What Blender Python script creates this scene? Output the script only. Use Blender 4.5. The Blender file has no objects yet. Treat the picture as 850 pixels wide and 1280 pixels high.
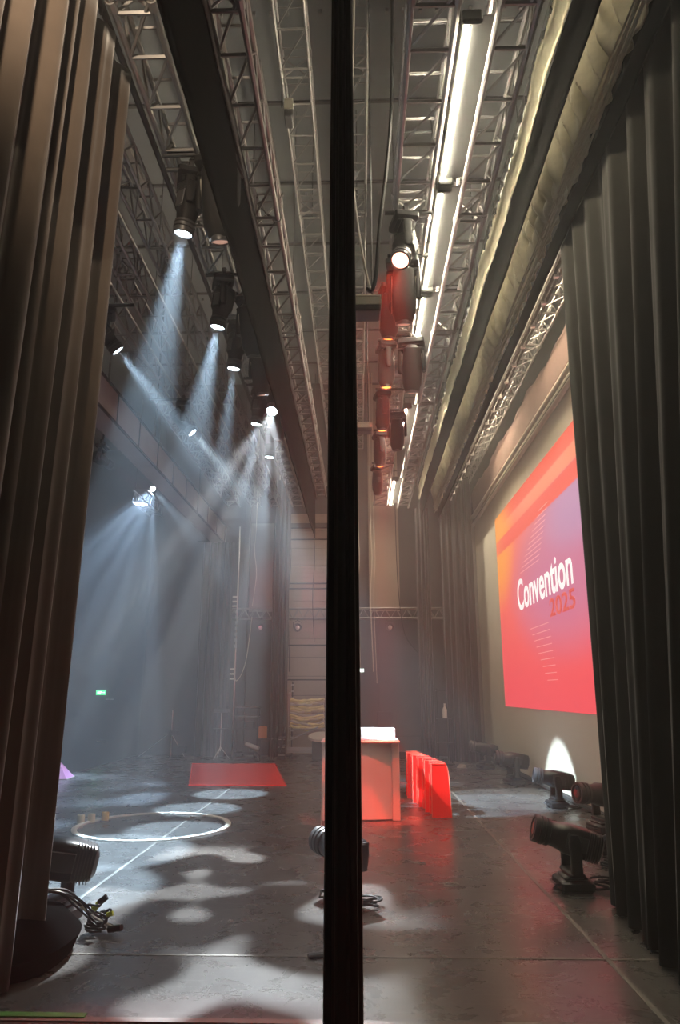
import bpy, bmesh, math, random
from mathutils import Vector, Matrix, Euler
random.seed(7)
S = bpy.context.scene
C = S.collection
PI = math.pi
rad = math.radians

# ------------------------------------------------------------------ materials
def mat(name, col, rough=0.6, metal=0.0, emit=None, estr=0.0, trans=0.0, spec=0.5, sheen=0.0, noise=None, bump=0.0, coat=0.0):
    m = bpy.data.materials.new(name); m.use_nodes = True
    nt = m.node_tree; b = nt.nodes['Principled BSDF']
    b.inputs['Base Color'].default_value = (*col, 1)
    b.inputs['Roughness'].default_value = rough
    b.inputs['Metallic'].default_value = metal
    b.inputs['Specular IOR Level'].default_value = spec
    b.inputs['Transmission Weight'].default_value = trans
    b.inputs['Coat Weight'].default_value = coat
    if sheen:
        b.inputs['Sheen Weight'].default_value = sheen
        b.inputs['Sheen Roughness'].default_value = 0.5
    if emit:
        b.inputs['Emission Color'].default_value = (*emit, 1)
        b.inputs['Emission Strength'].default_value = estr
    if noise:
        sc, amt = noise
        tc = nt.nodes.new('ShaderNodeTexCoord'); n = nt.nodes.new('ShaderNodeTexNoise')
        n.inputs['Scale'].default_value = sc; n.inputs['Detail'].default_value = 5
        r = nt.nodes.new('ShaderNodeMapRange')
        r.inputs['To Min'].default_value = 1 - amt; r.inputs['To Max'].default_value = 1 + amt
        mx = nt.nodes.new('ShaderNodeMix'); mx.data_type = 'RGBA'; mx.blend_type = 'MULTIPLY'
        mx.inputs['Factor'].default_value = 1
        mx.inputs['A'].default_value = (*col, 1)
        nt.links.new(tc.outputs['Object'], n.inputs['Vector'])
        nt.links.new(n.outputs['Fac'], r.inputs['Value'])
        nt.links.new(r.outputs['Result'], mx.inputs['B'])
        nt.links.new(mx.outputs['Result'], b.inputs['Base Color'])
        if bump:
            bp = nt.nodes.new('ShaderNodeBump'); bp.inputs['Strength'].default_value = bump
            bp.inputs['Distance'].default_value = 0.01
            nt.links.new(n.outputs['Fac'], bp.inputs['Height']); nt.links.new(bp.outputs['Normal'], b.inputs['Normal'])
    return m

M = {
    'velvet': mat('black_velvet', (0.022, 0.020, 0.016), 0.95, sheen=0.16, noise=(6, 0.25), spec=0.1),
    'velvet_dusty': mat('dusty_velvet', (0.075, 0.056, 0.042), 0.92, sheen=0.5, noise=(5, 0.25), spec=0.1),
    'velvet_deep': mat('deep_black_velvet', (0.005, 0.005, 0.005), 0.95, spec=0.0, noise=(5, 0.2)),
    'leg_cloth': mat('charcoal_leg_cloth', (0.05, 0.045, 0.045), 0.95, sheen=0.3, noise=(6, 0.2), spec=0.1),
    'red_cloth': mat('red_lit_cloth', (0.35, 0.03, 0.03), 0.9),
    'cream_lit': mat('lit_cream_cloth', (0.62, 0.58, 0.42), 0.9, noise=(12, 0.15), bump=0.4),  # cream stands for light on the top of a black border
    'border_beige': mat('lit_beige_border', (0.50, 0.46, 0.34), 0.9, noise=(9, 0.3), bump=0.5, sheen=0.2),
    'steel': mat('truss_aluminium', (0.30, 0.29, 0.28), 0.40, 0.55, noise=(3, 0.2)),
    'dark_steel': mat('dark_painted_pipe', (0.05, 0.05, 0.05), 0.5, 0.4),
    'body': mat('fixture_black_plastic', (0.014, 0.014, 0.015), 0.36, coat=0.15),
    'body_hung': mat('matt_black_fixture', (0.007, 0.007, 0.007), 0.6, spec=.25),
    'body_mid': mat('fixture_grey_plastic', (0.05, 0.05, 0.052), 0.4),
    'white_paint': mat('white_enamel', (0.62, 0.61, 0.55), 0.45),
    'cream_sheet': mat('cream_plastic_cover', (0.42, 0.4, 0.32), 0.5),
    'reflector': mat('grey_reflector_tray', (0.05, 0.052, 0.05), 0.6),
    'rubber': mat('black_rubber_cable', (0.012, 0.012, 0.012), 0.6),
    'white_cable': mat('white_cable', (0.6, 0.57, 0.48), 0.5),
    'yellow_tape': mat('yellow_tape', (0.55, 0.6, 0.05), 0.5),
    'glass_dark': mat('dark_lens_glass', (0.02, 0.02, 0.025), 0.05, coat=1.0),
    'lens_amber': mat('dim_amber_lens', (0.25, 0.12, 0.08), 0.15, emit=(1, .55, .4), estr=0.3),
    'lens_on': mat('lit_white_lens', (0.8, 0.9, 1), 0.2, emit=(0.75, 0.9, 1.0), estr=14),
    'lens_hot': mat('lit_hot_lens', (0.8, 0.9, 1), 0.2, emit=(0.95, 0.95, 1.0), estr=60),
    'lens_red': mat('lit_red_lens', (1, 0.2, 0.1), 0.2, emit=(1.0, 0.16, 0.03), estr=5),
    'lens_redhot': mat('lit_hot_red_lens', (1, 0.6, 0.5), 0.2, emit=(1.0, 0.35, 0.25), estr=6),
    'tube': mat('fluorescent_tube', (1, 1, 1), 0.3, emit=(1.0, 0.88, 0.66), estr=150),
    'tube_soft': mat('added_screen_tube', (1, 1, 1), 0.3, emit=(1.0, 0.84, 0.58), estr=190),
    'tube_gap': mat('added_border_tube', (1, 1, 1), 0.3, emit=(1.0, 0.88, 0.66), estr=28),
    'red_acrylic_glow': mat('red_acrylic_glow', (0.85, 0.012, 0.008), 0.18, coat=0.6, emit=(1, 0.02, 0.01), estr=0.16),  # faint glow added to lift the unlit front faces
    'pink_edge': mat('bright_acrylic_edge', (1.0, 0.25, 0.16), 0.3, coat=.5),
    'red_mat': mat('red_mat', (0.88, 0.03, 0.03), 0.75, noise=(14, 0.12)),
    'counter': mat('white_counter_laminate', (0.88, 0.74, 0.68), 0.3, coat=0.3),
    'counter_rim': mat('white_counter_rim', (0.8, 0.66, 0.58), 0.3, coat=0.4),
    'ring': mat('white_hoop', (0.85, 0.83, 0.74), 0.5),
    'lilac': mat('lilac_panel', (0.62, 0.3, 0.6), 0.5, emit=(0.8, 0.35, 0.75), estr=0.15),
    'cream_cup': mat('cream_card', (0.7, 0.62, 0.42), 0.6),
    'yellow_cup': mat('amber_card', (0.75, 0.45, 0.08), 0.6),
    'orange': mat('orange_carton', (0.6, 0.25, 0.09), 0.7),
    'green_lit': mat('lit_green_exit_sign', (0.05, 0.6, 0.2), 0.4, emit=(0.1, 1.0, 0.35), estr=1.1),
    'white_lit': mat('lit_white_pictogram', (0.8, 1, 0.9), 0.4, emit=(0.8, 1.0, 0.9), estr=1.6),
    'green_tape': mat('green_tape', (0.08, 0.3, 0.04), 0.5),
    'hose': mat('yellowish_hose', (0.9, 0.82, 0.42), 0.5, noise=(8, 0.4)),
    'chrome': mat('scratched_chrome', (0.6, 0.6, 0.58), 0.3, 0.9),
    'screen_cloth': mat('white_projection_cloth', (0.80, 0.74, 0.62), 0.85, noise=(2, 0.05)),
    'rose_cloth': mat('rose_beige_cloth', (0.30, 0.20, 0.18), 0.9, noise=(3, 0.15)),
    'header': mat('grey_acoustic_panel', (0.27, 0.25, 0.24), 0.8, noise=(3, 0.15)),
    'dark_wall': mat('dark_painted_wall', (0.085, 0.082, 0.08), 0.85, noise=(2, 0.2)),
    'black_wall': mat('black_painted_wall', (0.022, 0.022, 0.024), 0.85, noise=(2, 0.2)),
    'beige_wall': mat('beige_wall_panel', (0.40, 0.36, 0.29), 0.8, noise=(2, 0.1)),
    'taupe': mat('taupe_shutter', (0.42, 0.35, 0.30), 0.75, noise=(1.5, 0.15)),
    'joint': mat('dark_joint', (0.02, 0.02, 0.02), 0.8),
    'seam': mat('grey_floor_tape', (0.17, 0.155, 0.135), 0.5),
    'chalk': mat('white_chalk_mark', (0.35, 0.34, 0.32), 0.8),
}

def floor_material():
    m = bpy.data.materials.new('scuffed_stage_vinyl'); m.use_nodes = True
    nt = m.node_tree; b = nt.nodes['Principled BSDF']; L = nt.links.new
    tc = nt.nodes.new('ShaderNodeTexCoord')
    def noise(scale, detail=6, rough=0.6, stretch=None, dist=0.0):
        n = nt.nodes.new('ShaderNodeTexNoise'); n.inputs['Scale'].default_value = scale
        n.inputs['Detail'].default_value = detail; n.inputs['Roughness'].default_value = rough
        n.inputs['Distortion'].default_value = dist
        if stretch:
            mp = nt.nodes.new('ShaderNodeMapping'); mp.inputs['Scale'].default_value = stretch[:3]
            mp.inputs['Rotation'].default_value = (0, 0, stretch[3])
            L(tc.outputs['Object'], mp.inputs['Vector']); L(mp.outputs['Vector'], n.inputs['Vector'])
        else:
            L(tc.outputs['Object'], n.inputs['Vector'])
        return n
    def ramp(src, p0, c0, p1, c1):
        r = nt.nodes.new('ShaderNodeValToRGB')
        r.color_ramp.elements[0].position = p0; r.color_ramp.elements[0].color = (*c0, 1)
        r.color_ramp.elements[1].position = p1; r.color_ramp.elements[1].color = (*c1, 1)
        L(src, r.inputs['Fac']); return r
    def mix(a, bb, fac, mode='ADD'):
        x = nt.nodes.new('ShaderNodeMix'); x.data_type = 'RGBA'; x.blend_type = mode
        x.inputs['Factor'].default_value = fac
        L(a, x.inputs['A']); L(bb, x.inputs['B']); return x.outputs['Result']
    big = ramp(noise(0.7, 6).outputs['Fac'], 0.3, (0.048, 0.044, 0.041), 0.75, (0.12, 0.112, 0.104))
    scuff = ramp(noise(13, 12, 0.82, (1, .7, 1, .3), .5).outputs['Fac'], 0.52, (0, 0, 0), 0.85, (0.085, 0.082, 0.077))
    scr1 = ramp(noise(9, 6, 0.7, (0.25, 4.0, 1, 0.5)).outputs['Fac'], 0.56, (0, 0, 0), 0.76, (0.10, 0.10, 0.095))
    scr2 = ramp(noise(9, 6, 0.7, (4.0, 0.2, 1, -0.35)).outputs['Fac'], 0.60, (0, 0, 0), 0.8, (0.07, 0.07, 0.065))
    col = mix(big.outputs['Color'], scuff.outputs['Color'], 1)
    col = mix(col, scr1.outputs['Color'], 1); col = mix(col, scr2.outputs['Color'], 1)
    L(col, b.inputs['Base Color'])
    rr = nt.nodes.new('ShaderNodeMapRange'); rr.inputs['To Min'].default_value = 0.20; rr.inputs['To Max'].default_value = 0.36
    L(noise(3.2, 8, 0.7, None, .6).outputs['Fac'], rr.inputs['Value']); L(rr.outputs['Result'], b.inputs['Roughness'])
    bp = nt.nodes.new('ShaderNodeBump'); bp.inputs['Strength'].default_value = 0.10; bp.inputs['Distance'].default_value = 0.003
    L(noise(22, 6).outputs['Fac'], bp.inputs['Height']); L(bp.outputs['Normal'], b.inputs['Normal'])
    b.inputs['Specular IOR Level'].default_value = 0.6
    return m
M['floor'] = floor_material()

def ceiling_material():
    m = mat('ribbed_grey_ceiling', (0.24, 0.26, 0.265), 0.85, noise=(1.2, 0.15))
    return m
M['ceiling'] = ceiling_material()

def image_material():
    # picture shown on the projection screen: flat colour design, u across, v up
    m = bpy.data.materials.new('projected_picture'); m.use_nodes = True
    nt = m.node_tree; L = nt.links.new
    b = nt.nodes['Principled BSDF']; b.inputs['Base Color'].default_value = (0.10, 0.09, 0.085, 1); b.inputs['Roughness'].default_value = 0.9
    tc = nt.nodes.new('ShaderNodeTexCoord'); sep = nt.nodes.new('ShaderNodeSeparateXYZ')
    L(tc.outputs['UV'], sep.inputs['Vector'])
    def math_(op, a, bb=None, clamp=False):
        n = nt.nodes.new('ShaderNodeMath'); n.operation = op; n.use_clamp = clamp
        for i, x in enumerate((a, bb)):
            if x is None: continue
            if isinstance(x, (int, float)): n.inputs[i].default_value = x
            else: L(x, n.inputs[i])
        return n.outputs[0]
    u, v = sep.outputs['X'], sep.outputs['Y']
    def ss(x, a, bb):
        r = nt.nodes.new('ShaderNodeMapRange'); r.interpolation_type = 'SMOOTHSTEP'
        r.inputs['From Min'].default_value = a; r.inputs['From Max'].default_value = bb
        L(x, r.inputs['Value']); return r.outputs['Result']
    def mixc(fac, A, B):
        x = nt.nodes.new('ShaderNodeMix'); x.data_type = 'RGBA'
        L(fac, x.inputs['Factor'])
        if isinstance(A, tuple): x.inputs['A'].default_value = (*A, 1)
        else: L(A, x.inputs['A'])
        if isinstance(B, tuple): x.inputs['B'].default_value = (*B, 1)
        else: L(B, x.inputs['B'])
        return x.outputs['Result']
    def blob(cu, cv, ru, rv):
        a = math_('DIVIDE', math_('SUBTRACT', u, cu), ru); c = math_('DIVIDE', math_('SUBTRACT', v, cv), rv)
        d = math_('ADD', math_('MULTIPLY', a, a), math_('MULTIPLY', c, c))
        return ss(d, 1.0, 0.0)
    base = mixc(ss(v, 0.0, 1.0), (0.92, 0.07, 0.10), (0.95, 0.16, 0.09))
    c = mixc(blob(0.62, 0.55, 0.55, 0.42), base, (0.62, 0.17, 0.30))
    c = mixc(blob(0.75, 0.74, 0.32, 0.22), c, (0.52, 0.26, 0.44))
    c = mixc(blob(0.0, 0.86, 0.26, 0.42), c, (1.0, 0.33, 0.03))
    # diagonal bands across the upper part
    w = math_('SUBTRACT', v, math_('MULTIPLY', math_('SUBTRACT', 1.0, u), 0.0))
    band = lambda lo, hi: math_('MULTIPLY', ss(w, lo - .006, lo + .006), math_('SUBTRACT', 1.0, ss(w, hi - .006, hi + .006)))
    c = mixc(math_('MULTIPLY', band(0.93, 1.2), ss(u, 0.05, 0.3)), c, (0.88, 0.055, 0.035))
    c = mixc(math_('MULTIPLY', band(0.865, 0.93), ss(u, 0.1, 0.5)), c, (1.0, 0.24, 0.13))
    c = mixc(math_('MULTIPLY', band(0.79, 0.865), ss(u, -0.3, 0.2)), c, (0.90, 0.075, 0.06))
    e = nt.nodes.new('ShaderNodeEmission')
    L(c, b.inputs['Emission Color']); b.inputs['Emission Strength'].default_value = 0.70
    nt.nodes.remove(e)
    return m
M['image'] = image_material()
M['letter_white'] = mat('projected_white_letters', (0.5, 0.5, 0.5), 0.9, emit=(1, 0.97, 0.95), estr=.62)
M['letter_red'] = mat('projected_red_letters', (0.3, 0.1, 0.1), 0.9, emit=(0.95, 0.12, 0.10), estr=0.48)
M['line_pink'] = mat('projected_pink_lines', (0.4, 0.3, 0.3), 0.9, emit=(1.0, 0.42, 0.38), estr=0.5)

# ------------------------------------------------------------------ mesh building
class MB:
    def __init__(s): s.v = []; s.f = []; s.uv = None
    def add(s, vs, fs):
        o = len(s.v); s.v += [tuple(v) for v in vs]; s.f += [tuple(i + o for i in f) for f in fs]; return s
    def box(s, c, d, rot=None, bev=0.0):
        x, y, z = d[0] / 2, d[1] / 2, d[2] / 2
        if bev <= 0:
            vs = [Vector((a, b, e)) for e in (-z, z) for a, b in ((-x, -y), (x, -y), (x, y), (-x, y))]
            fs = [(3, 2, 1, 0), (4, 5, 6, 7), (0, 1, 5, 4), (1, 2, 6, 5), (2, 3, 7, 6), (3, 0, 4, 7)]
        else:
            k = min(bev, x * .9, y * .9, z * .9); vs = []; fs = []
            rings = [(-z, k), (-z + k, 0), (z - k, 0), (z, k)]
            for zz, i in rings:
                X, Y = x - i, y - i
                for a, b in ((-X + k, -Y), (X - k, -Y), (X, -Y + k), (X, Y - k), (X - k, Y), (-X + k, Y), (-X, Y - k), (-X, -Y + k)):
                    vs.append(Vector((a, b, zz)))
            for r in range(3):
                for i in range(8):
                    j = (i + 1) % 8; fs.append((r * 8 + i, r * 8 + j, r * 8 + 8 + j, r * 8 + 8 + i))
            fs.append(tuple(range(7, -1, -1))); fs.append(tuple(range(24, 32)))
        if rot is not None:
            R = rot if isinstance(rot, Matrix) else Euler(rot).to_matrix()
            vs = [R @ v for v in vs]
        c = Vector(c)
        return s.add([v + c for v in vs], fs)
    def bar(s, a, b, r, n=6, r2=None):
        a = Vector(a); b = Vector(b); d = (b - a)
        if d.length < 1e-6: return s
        d.normalize(); up = Vector((0, 0, 1)) if abs(d.z) < 0.9 else Vector((1, 0, 0))
        p = d.cross(up).normalized(); q = d.cross(p)
        r2 = r if r2 is None else r2
        vs = []
        for pt, rr in ((a, r), (b, r2)):
            for i in range(n):
                t = 2 * PI * i / n; vs.append(pt + p * math.cos(t) * rr + q * math.sin(t) * rr)
        fs = [(i, (i + 1) % n, n + (i + 1) % n, n + i) for i in range(n)] + [tuple(range(n - 1, -1, -1)), tuple(range(n, 2 * n))]
        return s.add(vs, fs)
    def tube(s, pts, r, n=6, closed=False):
        pts = [Vector(p) for p in pts]; N = len(pts); vs = []; fs = []
        prev = None
        for i, p in enumerate(pts):
            if closed: d = pts[(i + 1) % N] - pts[i - 1]
            else: d = pts[min(i + 1, N - 1)] - pts[max(i - 1, 0)]
            if d.length < 1e-9: d = Vector((0, 0, 1))
            d.normalize()
            if prev is None:
                up = Vector((0, 0, 1)) if abs(d.z) < 0.9 else Vector((1, 0, 0)); q = d.cross(up).normalized()
            else:
                q = (prev - d * prev.dot(d)); q = q.normalized() if q.length > 1e-6 else d.orthogonal().normalized()
            prev = q; w = d.cross(q)
            for k in range(n):
                t = 2 * PI * k / n; vs.append(p + q * math.cos(t) * r + w * math.sin(t) * r)
        M_ = N if closed else N - 1
        for i in range(M_):
            j = (i + 1) % N
            for k in range(n):
                l = (k + 1) % n; fs.append((i * n + k, i * n + l, j * n + l, j * n + k))
        if not closed: fs += [tuple(range(n - 1, -1, -1)), tuple((N - 1) * n + k for k in range(n))]
        return s.add(vs, fs)
    def lathe(s, prof, mtx=None, n=20):
        # prof: list of (r, h) revolved around local z
        vs = []; fs = []
        for r, h in prof:
            for i in range(n):
                t = 2 * PI * i / n; vs.append(Vector((r * math.cos(t), r * math.sin(t), h)))
        P = len(prof)
        for a in range(P - 1):
            for i in range(n):
                j = (i + 1) % n; fs.append((a * n + i, a * n + j, a * n + n + j, a * n + n + i))
        shut = prof[0] == prof[-1]
        if prof[0][0] > 1e-5 and not shut: fs.append(tuple(range(n - 1, -1, -1)))
        if prof[-1][0] > 1e-5 and not shut: fs.append(tuple((P - 1) * n + i for i in range(n)))
        if mtx is not None: vs = [mtx @ v for v in vs]
        return s.add(vs, fs)
    def loft(s, secs, mtx=None, n=24):
        # secs: (h, wx, wy, exponent, ox, oy)
        vs = []; fs = []
        for h, wx, wy, e, ox, oy in secs:
            for i in range(n):
                t = 2 * PI * (i + .5) / n; c, q = math.cos(t), math.sin(t)
                vs.append(Vector((ox + wx * math.copysign(abs(c) ** (2 / e), c), oy + wy * math.copysign(abs(q) ** (2 / e), q), h)))
        P = len(secs)
        for a in range(P - 1):
            for i in range(n):
                j = (i + 1) % n; fs.append((a * n + i, a * n + j, a * n + n + j, a * n + n + i))
        fs.append(tuple(range(n - 1, -1, -1))); fs.append(tuple((P - 1) * n + i for i in range(n)))
        if mtx is not None: vs = [mtx @ v for v in vs]
        return s.add(vs, fs)
    def build(s, name, material, parent=None, smooth=False, loc=None, thick=0.0):
        me = bpy.data.meshes.new(name); me.from_pydata(s.v, [], s.f); me.update()
        me.materials.append(material if not isinstance(material, str) else M[material])
        if smooth:
            for p in me.polygons: p.use_smooth = True
            try: me.set_sharp_from_angle(angle=rad(40))
            except Exception: pass
        o = bpy.data.objects.new(name, me); C.objects.link(o)
        if parent: o.parent = parent
        if loc: o.location = loc
        if thick:
            md = o.modifiers.new('cloth_thickness', 'SOLIDIFY'); md.thickness = thick; md.offset = 0
        return o

def tag(o, label=None, cat=None, group=None, kind=None):
    if label: o['label'] = label
    if cat: o['category'] = cat
    if group: o['group'] = group
    if kind: o['kind'] = kind
    return o
def thing(name, label, cat, loc=(0, 0, 0), rot=(0, 0, 0), group=None):
    o = bpy.data.objects.new(name, None); C.objects.link(o); o.empty_display_size = 0.1
    o.location = loc; o.rotation_euler = rot
    return tag(o, label, cat, group)
def struct(name, mb, material, parent=None, smooth=False):
    o = mb.build(name, material, parent, smooth)
    if not parent: o['kind'] = 'structure'
    return o
def kids(o): return [c for c in bpy.data.objects if c.parent is o]
def copy_tree(o, parent=None):
    c = o.copy(); C.objects.link(c)
    if parent: c.parent = parent
    for ch in kids(o): copy_tree(ch, c)
    return c
def new_like(proto, loc, rot=(0, 0, 0), label=None, group=None):
    c = copy_tree(proto); c.location = loc; c.rotation_euler = rot
    if label: c['label'] = label
    if group: c['group'] = group
    return c
def smooth_pts(pts, k=6):
    P = [Vector(p) for p in pts]; P = [P[0]] + P + [P[-1]]; out = []
    for i in range(1, len(P) - 2):
        p0, p1, p2, p3 = P[i - 1:i + 3]
        for j in range(k):
            t = j / k
            out.append(0.5 * ((2 * p1) + (-p0 + p2) * t + (2 * p0 - 5 * p1 + 4 * p2 - p3) * t * t + (-p0 + 3 * p1 - 3 * p2 + p3) * t ** 3))
    out.append(P[-2]); return out

# ------------------------------------------------------------------ the room
XL, XR, YB, ZC = -6.1, 5.0, 20.0, 11.0
struct('floor', MB().box(((XL + XR) / 2, 8.5, -0.1), (XR - XL, 23.0, 0.2)), 'floor')
# auditorium beyond the open stage side
struct('floor_auditorium', MB().box((-10.6, 11.5, -1.1), (9.0, 29.0, 0.2)), 'dark_wall')
struct('wall_auditorium', MB().box((-15.1, 11.5, 5), (0.2, 29, 12.4)), 'dark_wall')
aw = MB().box((-10.6, 26.1, 5), (9.0, 0.2, 12.4)); struct('wall_auditorium_end', aw, 'dark_wall')
struct('wall_front', MB().box((-5.0, -3.1, 5), (20.2, 0.2, 12.4)), 'black_wall')
struct('wall_right', MB().box((XR + 0.1, 8.5, 5.5), (0.2, 23.0, 11)), 'black_wall')
# stage end wall with its fittings
wb = MB().box(((XL + XR) / 2, YB + 0.1, 5.5), (XR - XL, 0.2, 11))
wall_back = struct('wall_back', wb, 'dark_wall')
pil = MB()
for x0, x1, z0, z1, d in ((-0.08, 0.14, 0, 11, .25), (0.55, 1.2, 0, 3.9, .1), (1.75, 2.3, 0, 11, .12), (-3.55, -3.2, 0, 11, .16)):
    pil.box(((x0 + x1) / 2, YB - d / 2, (z0 + z1) / 2), (x1 - x0, d, z1 - z0))
pil.build('pilaster', 'dark_wall', wall_back)
bp_ = MB().box((0.72, YB - 0.03, 7.4), (0.88, 0.06, 7.0)); bp_.box((0.36, YB - 0.08, 7.4), (0.16, 0.16, 7.0))
bp_.build('beige_panel', 'beige_wall', wall_back)
MB().box((-2.7, YB - 0.02, 5.2), (0.95, 0.04, 2.6)).build('grey_panel', 'header', wall_back)
shutter = thing('door_1', None, None, (0, 0, 0)); shutter['kind'] = 'structure'
dd = MB()
z = 0.02
k = 0
while z < 6.3:
    h = 0.52
    dd.box((-1.15, YB - 0.05, z + h / 2), (2.1, 0.06, h - 0.012))
    for q in range(4):
        dd.box((-1.15, YB - 0.085, z + 0.07 + q * 0.13), (2.1, 0.012, 0.05))
    z += h
dd.build('shutter_panel', 'taupe', shutter)
jj = MB()
for zz in (2.0, 2.95, 4.55, 4.7, 6.0): jj.box((-1.15, YB - 0.10, zz), (2.1, 0.03, 0.035))
jj.build('shutter_rail', 'joint', shutter)
fr = MB().box((-2.25, YB - 0.09, 3.2), (0.1, 0.18, 6.4)).box((-0.05, YB - 0.09, 3.2), (0.1, 0.18, 6.4)).box((-1.15, YB - 0.09, 6.4), (2.3, 0.2, 0.14))
fr.build('door_frame', 'dark_wall', shutter)

# ceiling: slab, cross beams and rivet rows
struct('ceiling', MB().box((-5.05, 11.5, ZC + 0.1), (20.3, 29.4, 0.2)), 'ceiling')
cb = MB()
for i in range(12):
    y = 1.9 + i * 1.85
    cb.box((-0.6, y, ZC - 0.02), (11.2, 0.05, 0.04))
struct('trim_1', cb, 'dark_wall')
rv = MB()
for y in (3.9, 7.75, 11.45, 15.1):
    for j in range(46):
        x = -5.9 + j * 0.235
        rv.box((x, y, ZC - 0.03), (0.045, 0.045, 0.06))
struct('trim_2', rv, 'steel')
dn = MB()
for x, y, l in ((-1.5, 10.0, 3.2), (-4.0, 9.0, 4.0), (1.9, 9.0, 5.0)):
    dn.box((x, y, ZC - 0.16), (0.14, l, 0.1))
struct('trim_3', dn, 'header')
# floor seams
sm = MB()
sm.box((-2.33, 11.2, 0.0015), (0.03, 17.5, 0.003)).box((1.57, 11.2, 0.0015), (0.03, 17.5, 0.003))
sm.box((-0.5, 5.07, 0.0015), (10.0, 0.024, 0.003))
struct('trim_4', sm, 'seam')
sm = MB().box((-0.6, 4.13, 0.004), (9.0, 0.05, 0.008)); struct('trim_5', sm, 'seam')
sm = MB().box((XL + 0.06, 10, 0.01), (0.06, 19.8, 0.02)); struct('trim_6', sm, 'body_mid')

# grey panelled header running along the open stage side
hd = struct('trim_7', MB().box((-4.07, 9.6, 6.09), (0.34, 20.6, 0.54)), 'header')
hj = MB()
for i in range(17): hj.box((-3.893, 1.2 + i * 1.15, 6.09), (0.012, 0.025, 0.54))
hj.box((-3.89, 9.6, 5.84), (0.03, 20.6, 0.04)).box((-3.89, 9.6, 6.36), (0.04, 20.6, 0.03))
hj.build('panel_joint', 'joint', hd)
hh = MB()
for y in (1, 5, 9, 13, 17): hh.bar((-4.07, y, 6.36), (-4.07, y, ZC), 0.02)
hh.build('hanger', 'dark_steel', hd)

# ------------------------------------------------------------------ trusses
def truss(name, x0, x1, z, y0, y1, label, h=0.3, r=0.026, bay=0.5, group='ceiling trusses running along the stage', wires=(2, 8, 14), mat_='steel', jo=0.0):
    cx = (x0 + x1) / 2; w = (x1 - x0) / 2
    t = thing(name, label, 'truss', (cx, y0, z), group=group)
    L = y1 - y0
    for sx in (-1, 1):
        for zz in (0, h):
            MB().bar((sx * w, 0, zz), (sx * w, L, zz), r, 8).build('chord', mat_, t, True)
    n = int(L / bay)
    bot, top, lf, rt = MB(), MB(), MB(), MB()
    rr = r * 0.56
    for i in range(n + 1):
        y = i * bay; ye = min(y + bay, L)
        joint = (i % 5 == 0)
        bot.bar((-w, y, 0), (w, y, 0), rr * 1.25, 5); top.bar((-w, y, h), (w, y, h), rr, 5)
        if joint and 0 < i < n:
            bot.bar((-w, y + .12, 0), (w, y + .12, 0), rr * 1.25, 5); top.bar((-w, y + .12, h), (w, y + .12, h), rr, 5)
            for m_, sx in ((lf, -1), (rt, 1)):
                m_.bar((sx * w, y, 0), (sx * w, y, h), rr, 5); m_.bar((sx * w, y + .12, 0), (sx * w, y + .12, h), rr, 5)
            bot.bar((-w, y + .12, 0), (w, y + .12, h), rr, 5); bot.bar((w, y + .12, 0), (-w, y + .12, h), rr, 5)
        if i < n:
            a = (-w, y, 0), (w, ye, 0)
            bot.bar((w, y, 0), (-w, ye, 0), rr, 5)
            for m_, sx in ((lf, -1), (rt, 1)):
                m_.bar((sx * w, y, 0), (sx * w, y + bay / 2, h), rr, 5)
                m_.bar((sx * w, y + bay / 2, h), (sx * w, ye, 0), rr, 5)
    for m_ in (bot, top, lf, rt): m_.build('lacing', mat_, t)
    for i in range(5, n, 5):
        for sx in (-1, 1):
            for zz in (0, h): MB().bar((sx * w, i * bay + .02, zz), (sx * w, i * bay + .10, zz), r * 1.5, 8).build('coupler', mat_, t, True)
    for y in wires:
        if y < L: MB().bar((0, y, h), (0, y, ZC - z), 0.006, 5).build('hanging_wire', 'dark_steel', t)
    return t

ZT = 6.65
truss('lighting_truss', -1.83, -1.52, ZT, 1.5, 18.6, 'silver box truss carrying the row of white-beam moving lights, left of the long black border')
truss('lighting_truss', -1.12, -0.86, ZT, 1.5, 17.6, 'silver box truss that the long black border hangs from')
truss('lighting_truss', -0.87, -0.54, 8.65, 1.5, 19.5, 'high thin silver truss just left of the central black curtain', r=.018)
truss('lighting_truss', -0.12, 0.13, 8.65, 1.5, 19.5, 'high thin silver truss directly above the central black curtain', r=.018)
truss('lighting_truss', 0.42, 0.77, ZT, 1.5, 18.5, 'silver box truss left of the fluorescent strip carrying the red lights')
truss('lighting_truss', 1.09, 1.38, ZT, 1.5, 18.8, 'silver box truss right of the fluorescent strip, beside the cream cloth strip')
truss('lighting_truss', -2.43, -2.22, ZT, 2.5, 18.6, 'silver truss left of the white-beam lighting truss, second over the stage', r=.02)
truss('lighting_truss', -2.98, -2.72, ZT, 2.5, 18.6, 'silver truss over the stage, third from the central curtain', r=.02)
truss('lighting_truss', -3.62, -3.30, ZT, 2.5, 18.6, 'silver truss above the grey panelled header, farthest left over the stage', r=.02)
truss('lighting_truss', 2.65, 3.02, 7.2, 3.0, 18.6, 'dark silver truss hung above the top of the projection screen', r=.02, mat_='steel')
# cross truss at the back
bt = thing('back_truss', 'horizontal silver truss crossing in front of the stage end wall', 'truss', (-3.7, 19.55, 3.67))
for yy in (0, .2):
    for zz in (0, .27): MB().bar((0, yy, zz), (6.1, yy, zz), 0.024, 8).build('chord', 'steel', bt, True)
for yy in (0, .2):
    m_ = MB()
    for i in range(20):
        x = i * .305; m_.bar((x, yy, 0), (x + .15, yy, .27), .010, 5).bar((x + .15, yy, .27), (x + .305, yy, 0), .010, 5)
    m_.build('lacing', 'steel', bt)
m_ = MB()
for x in (0.4, 3.0, 5.7): m_.bar((x, .1, .27), (x, .1, ZC - 3.67), .006, 5)
m_.build('hanging_wire', 'dark_steel', bt)
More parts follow.
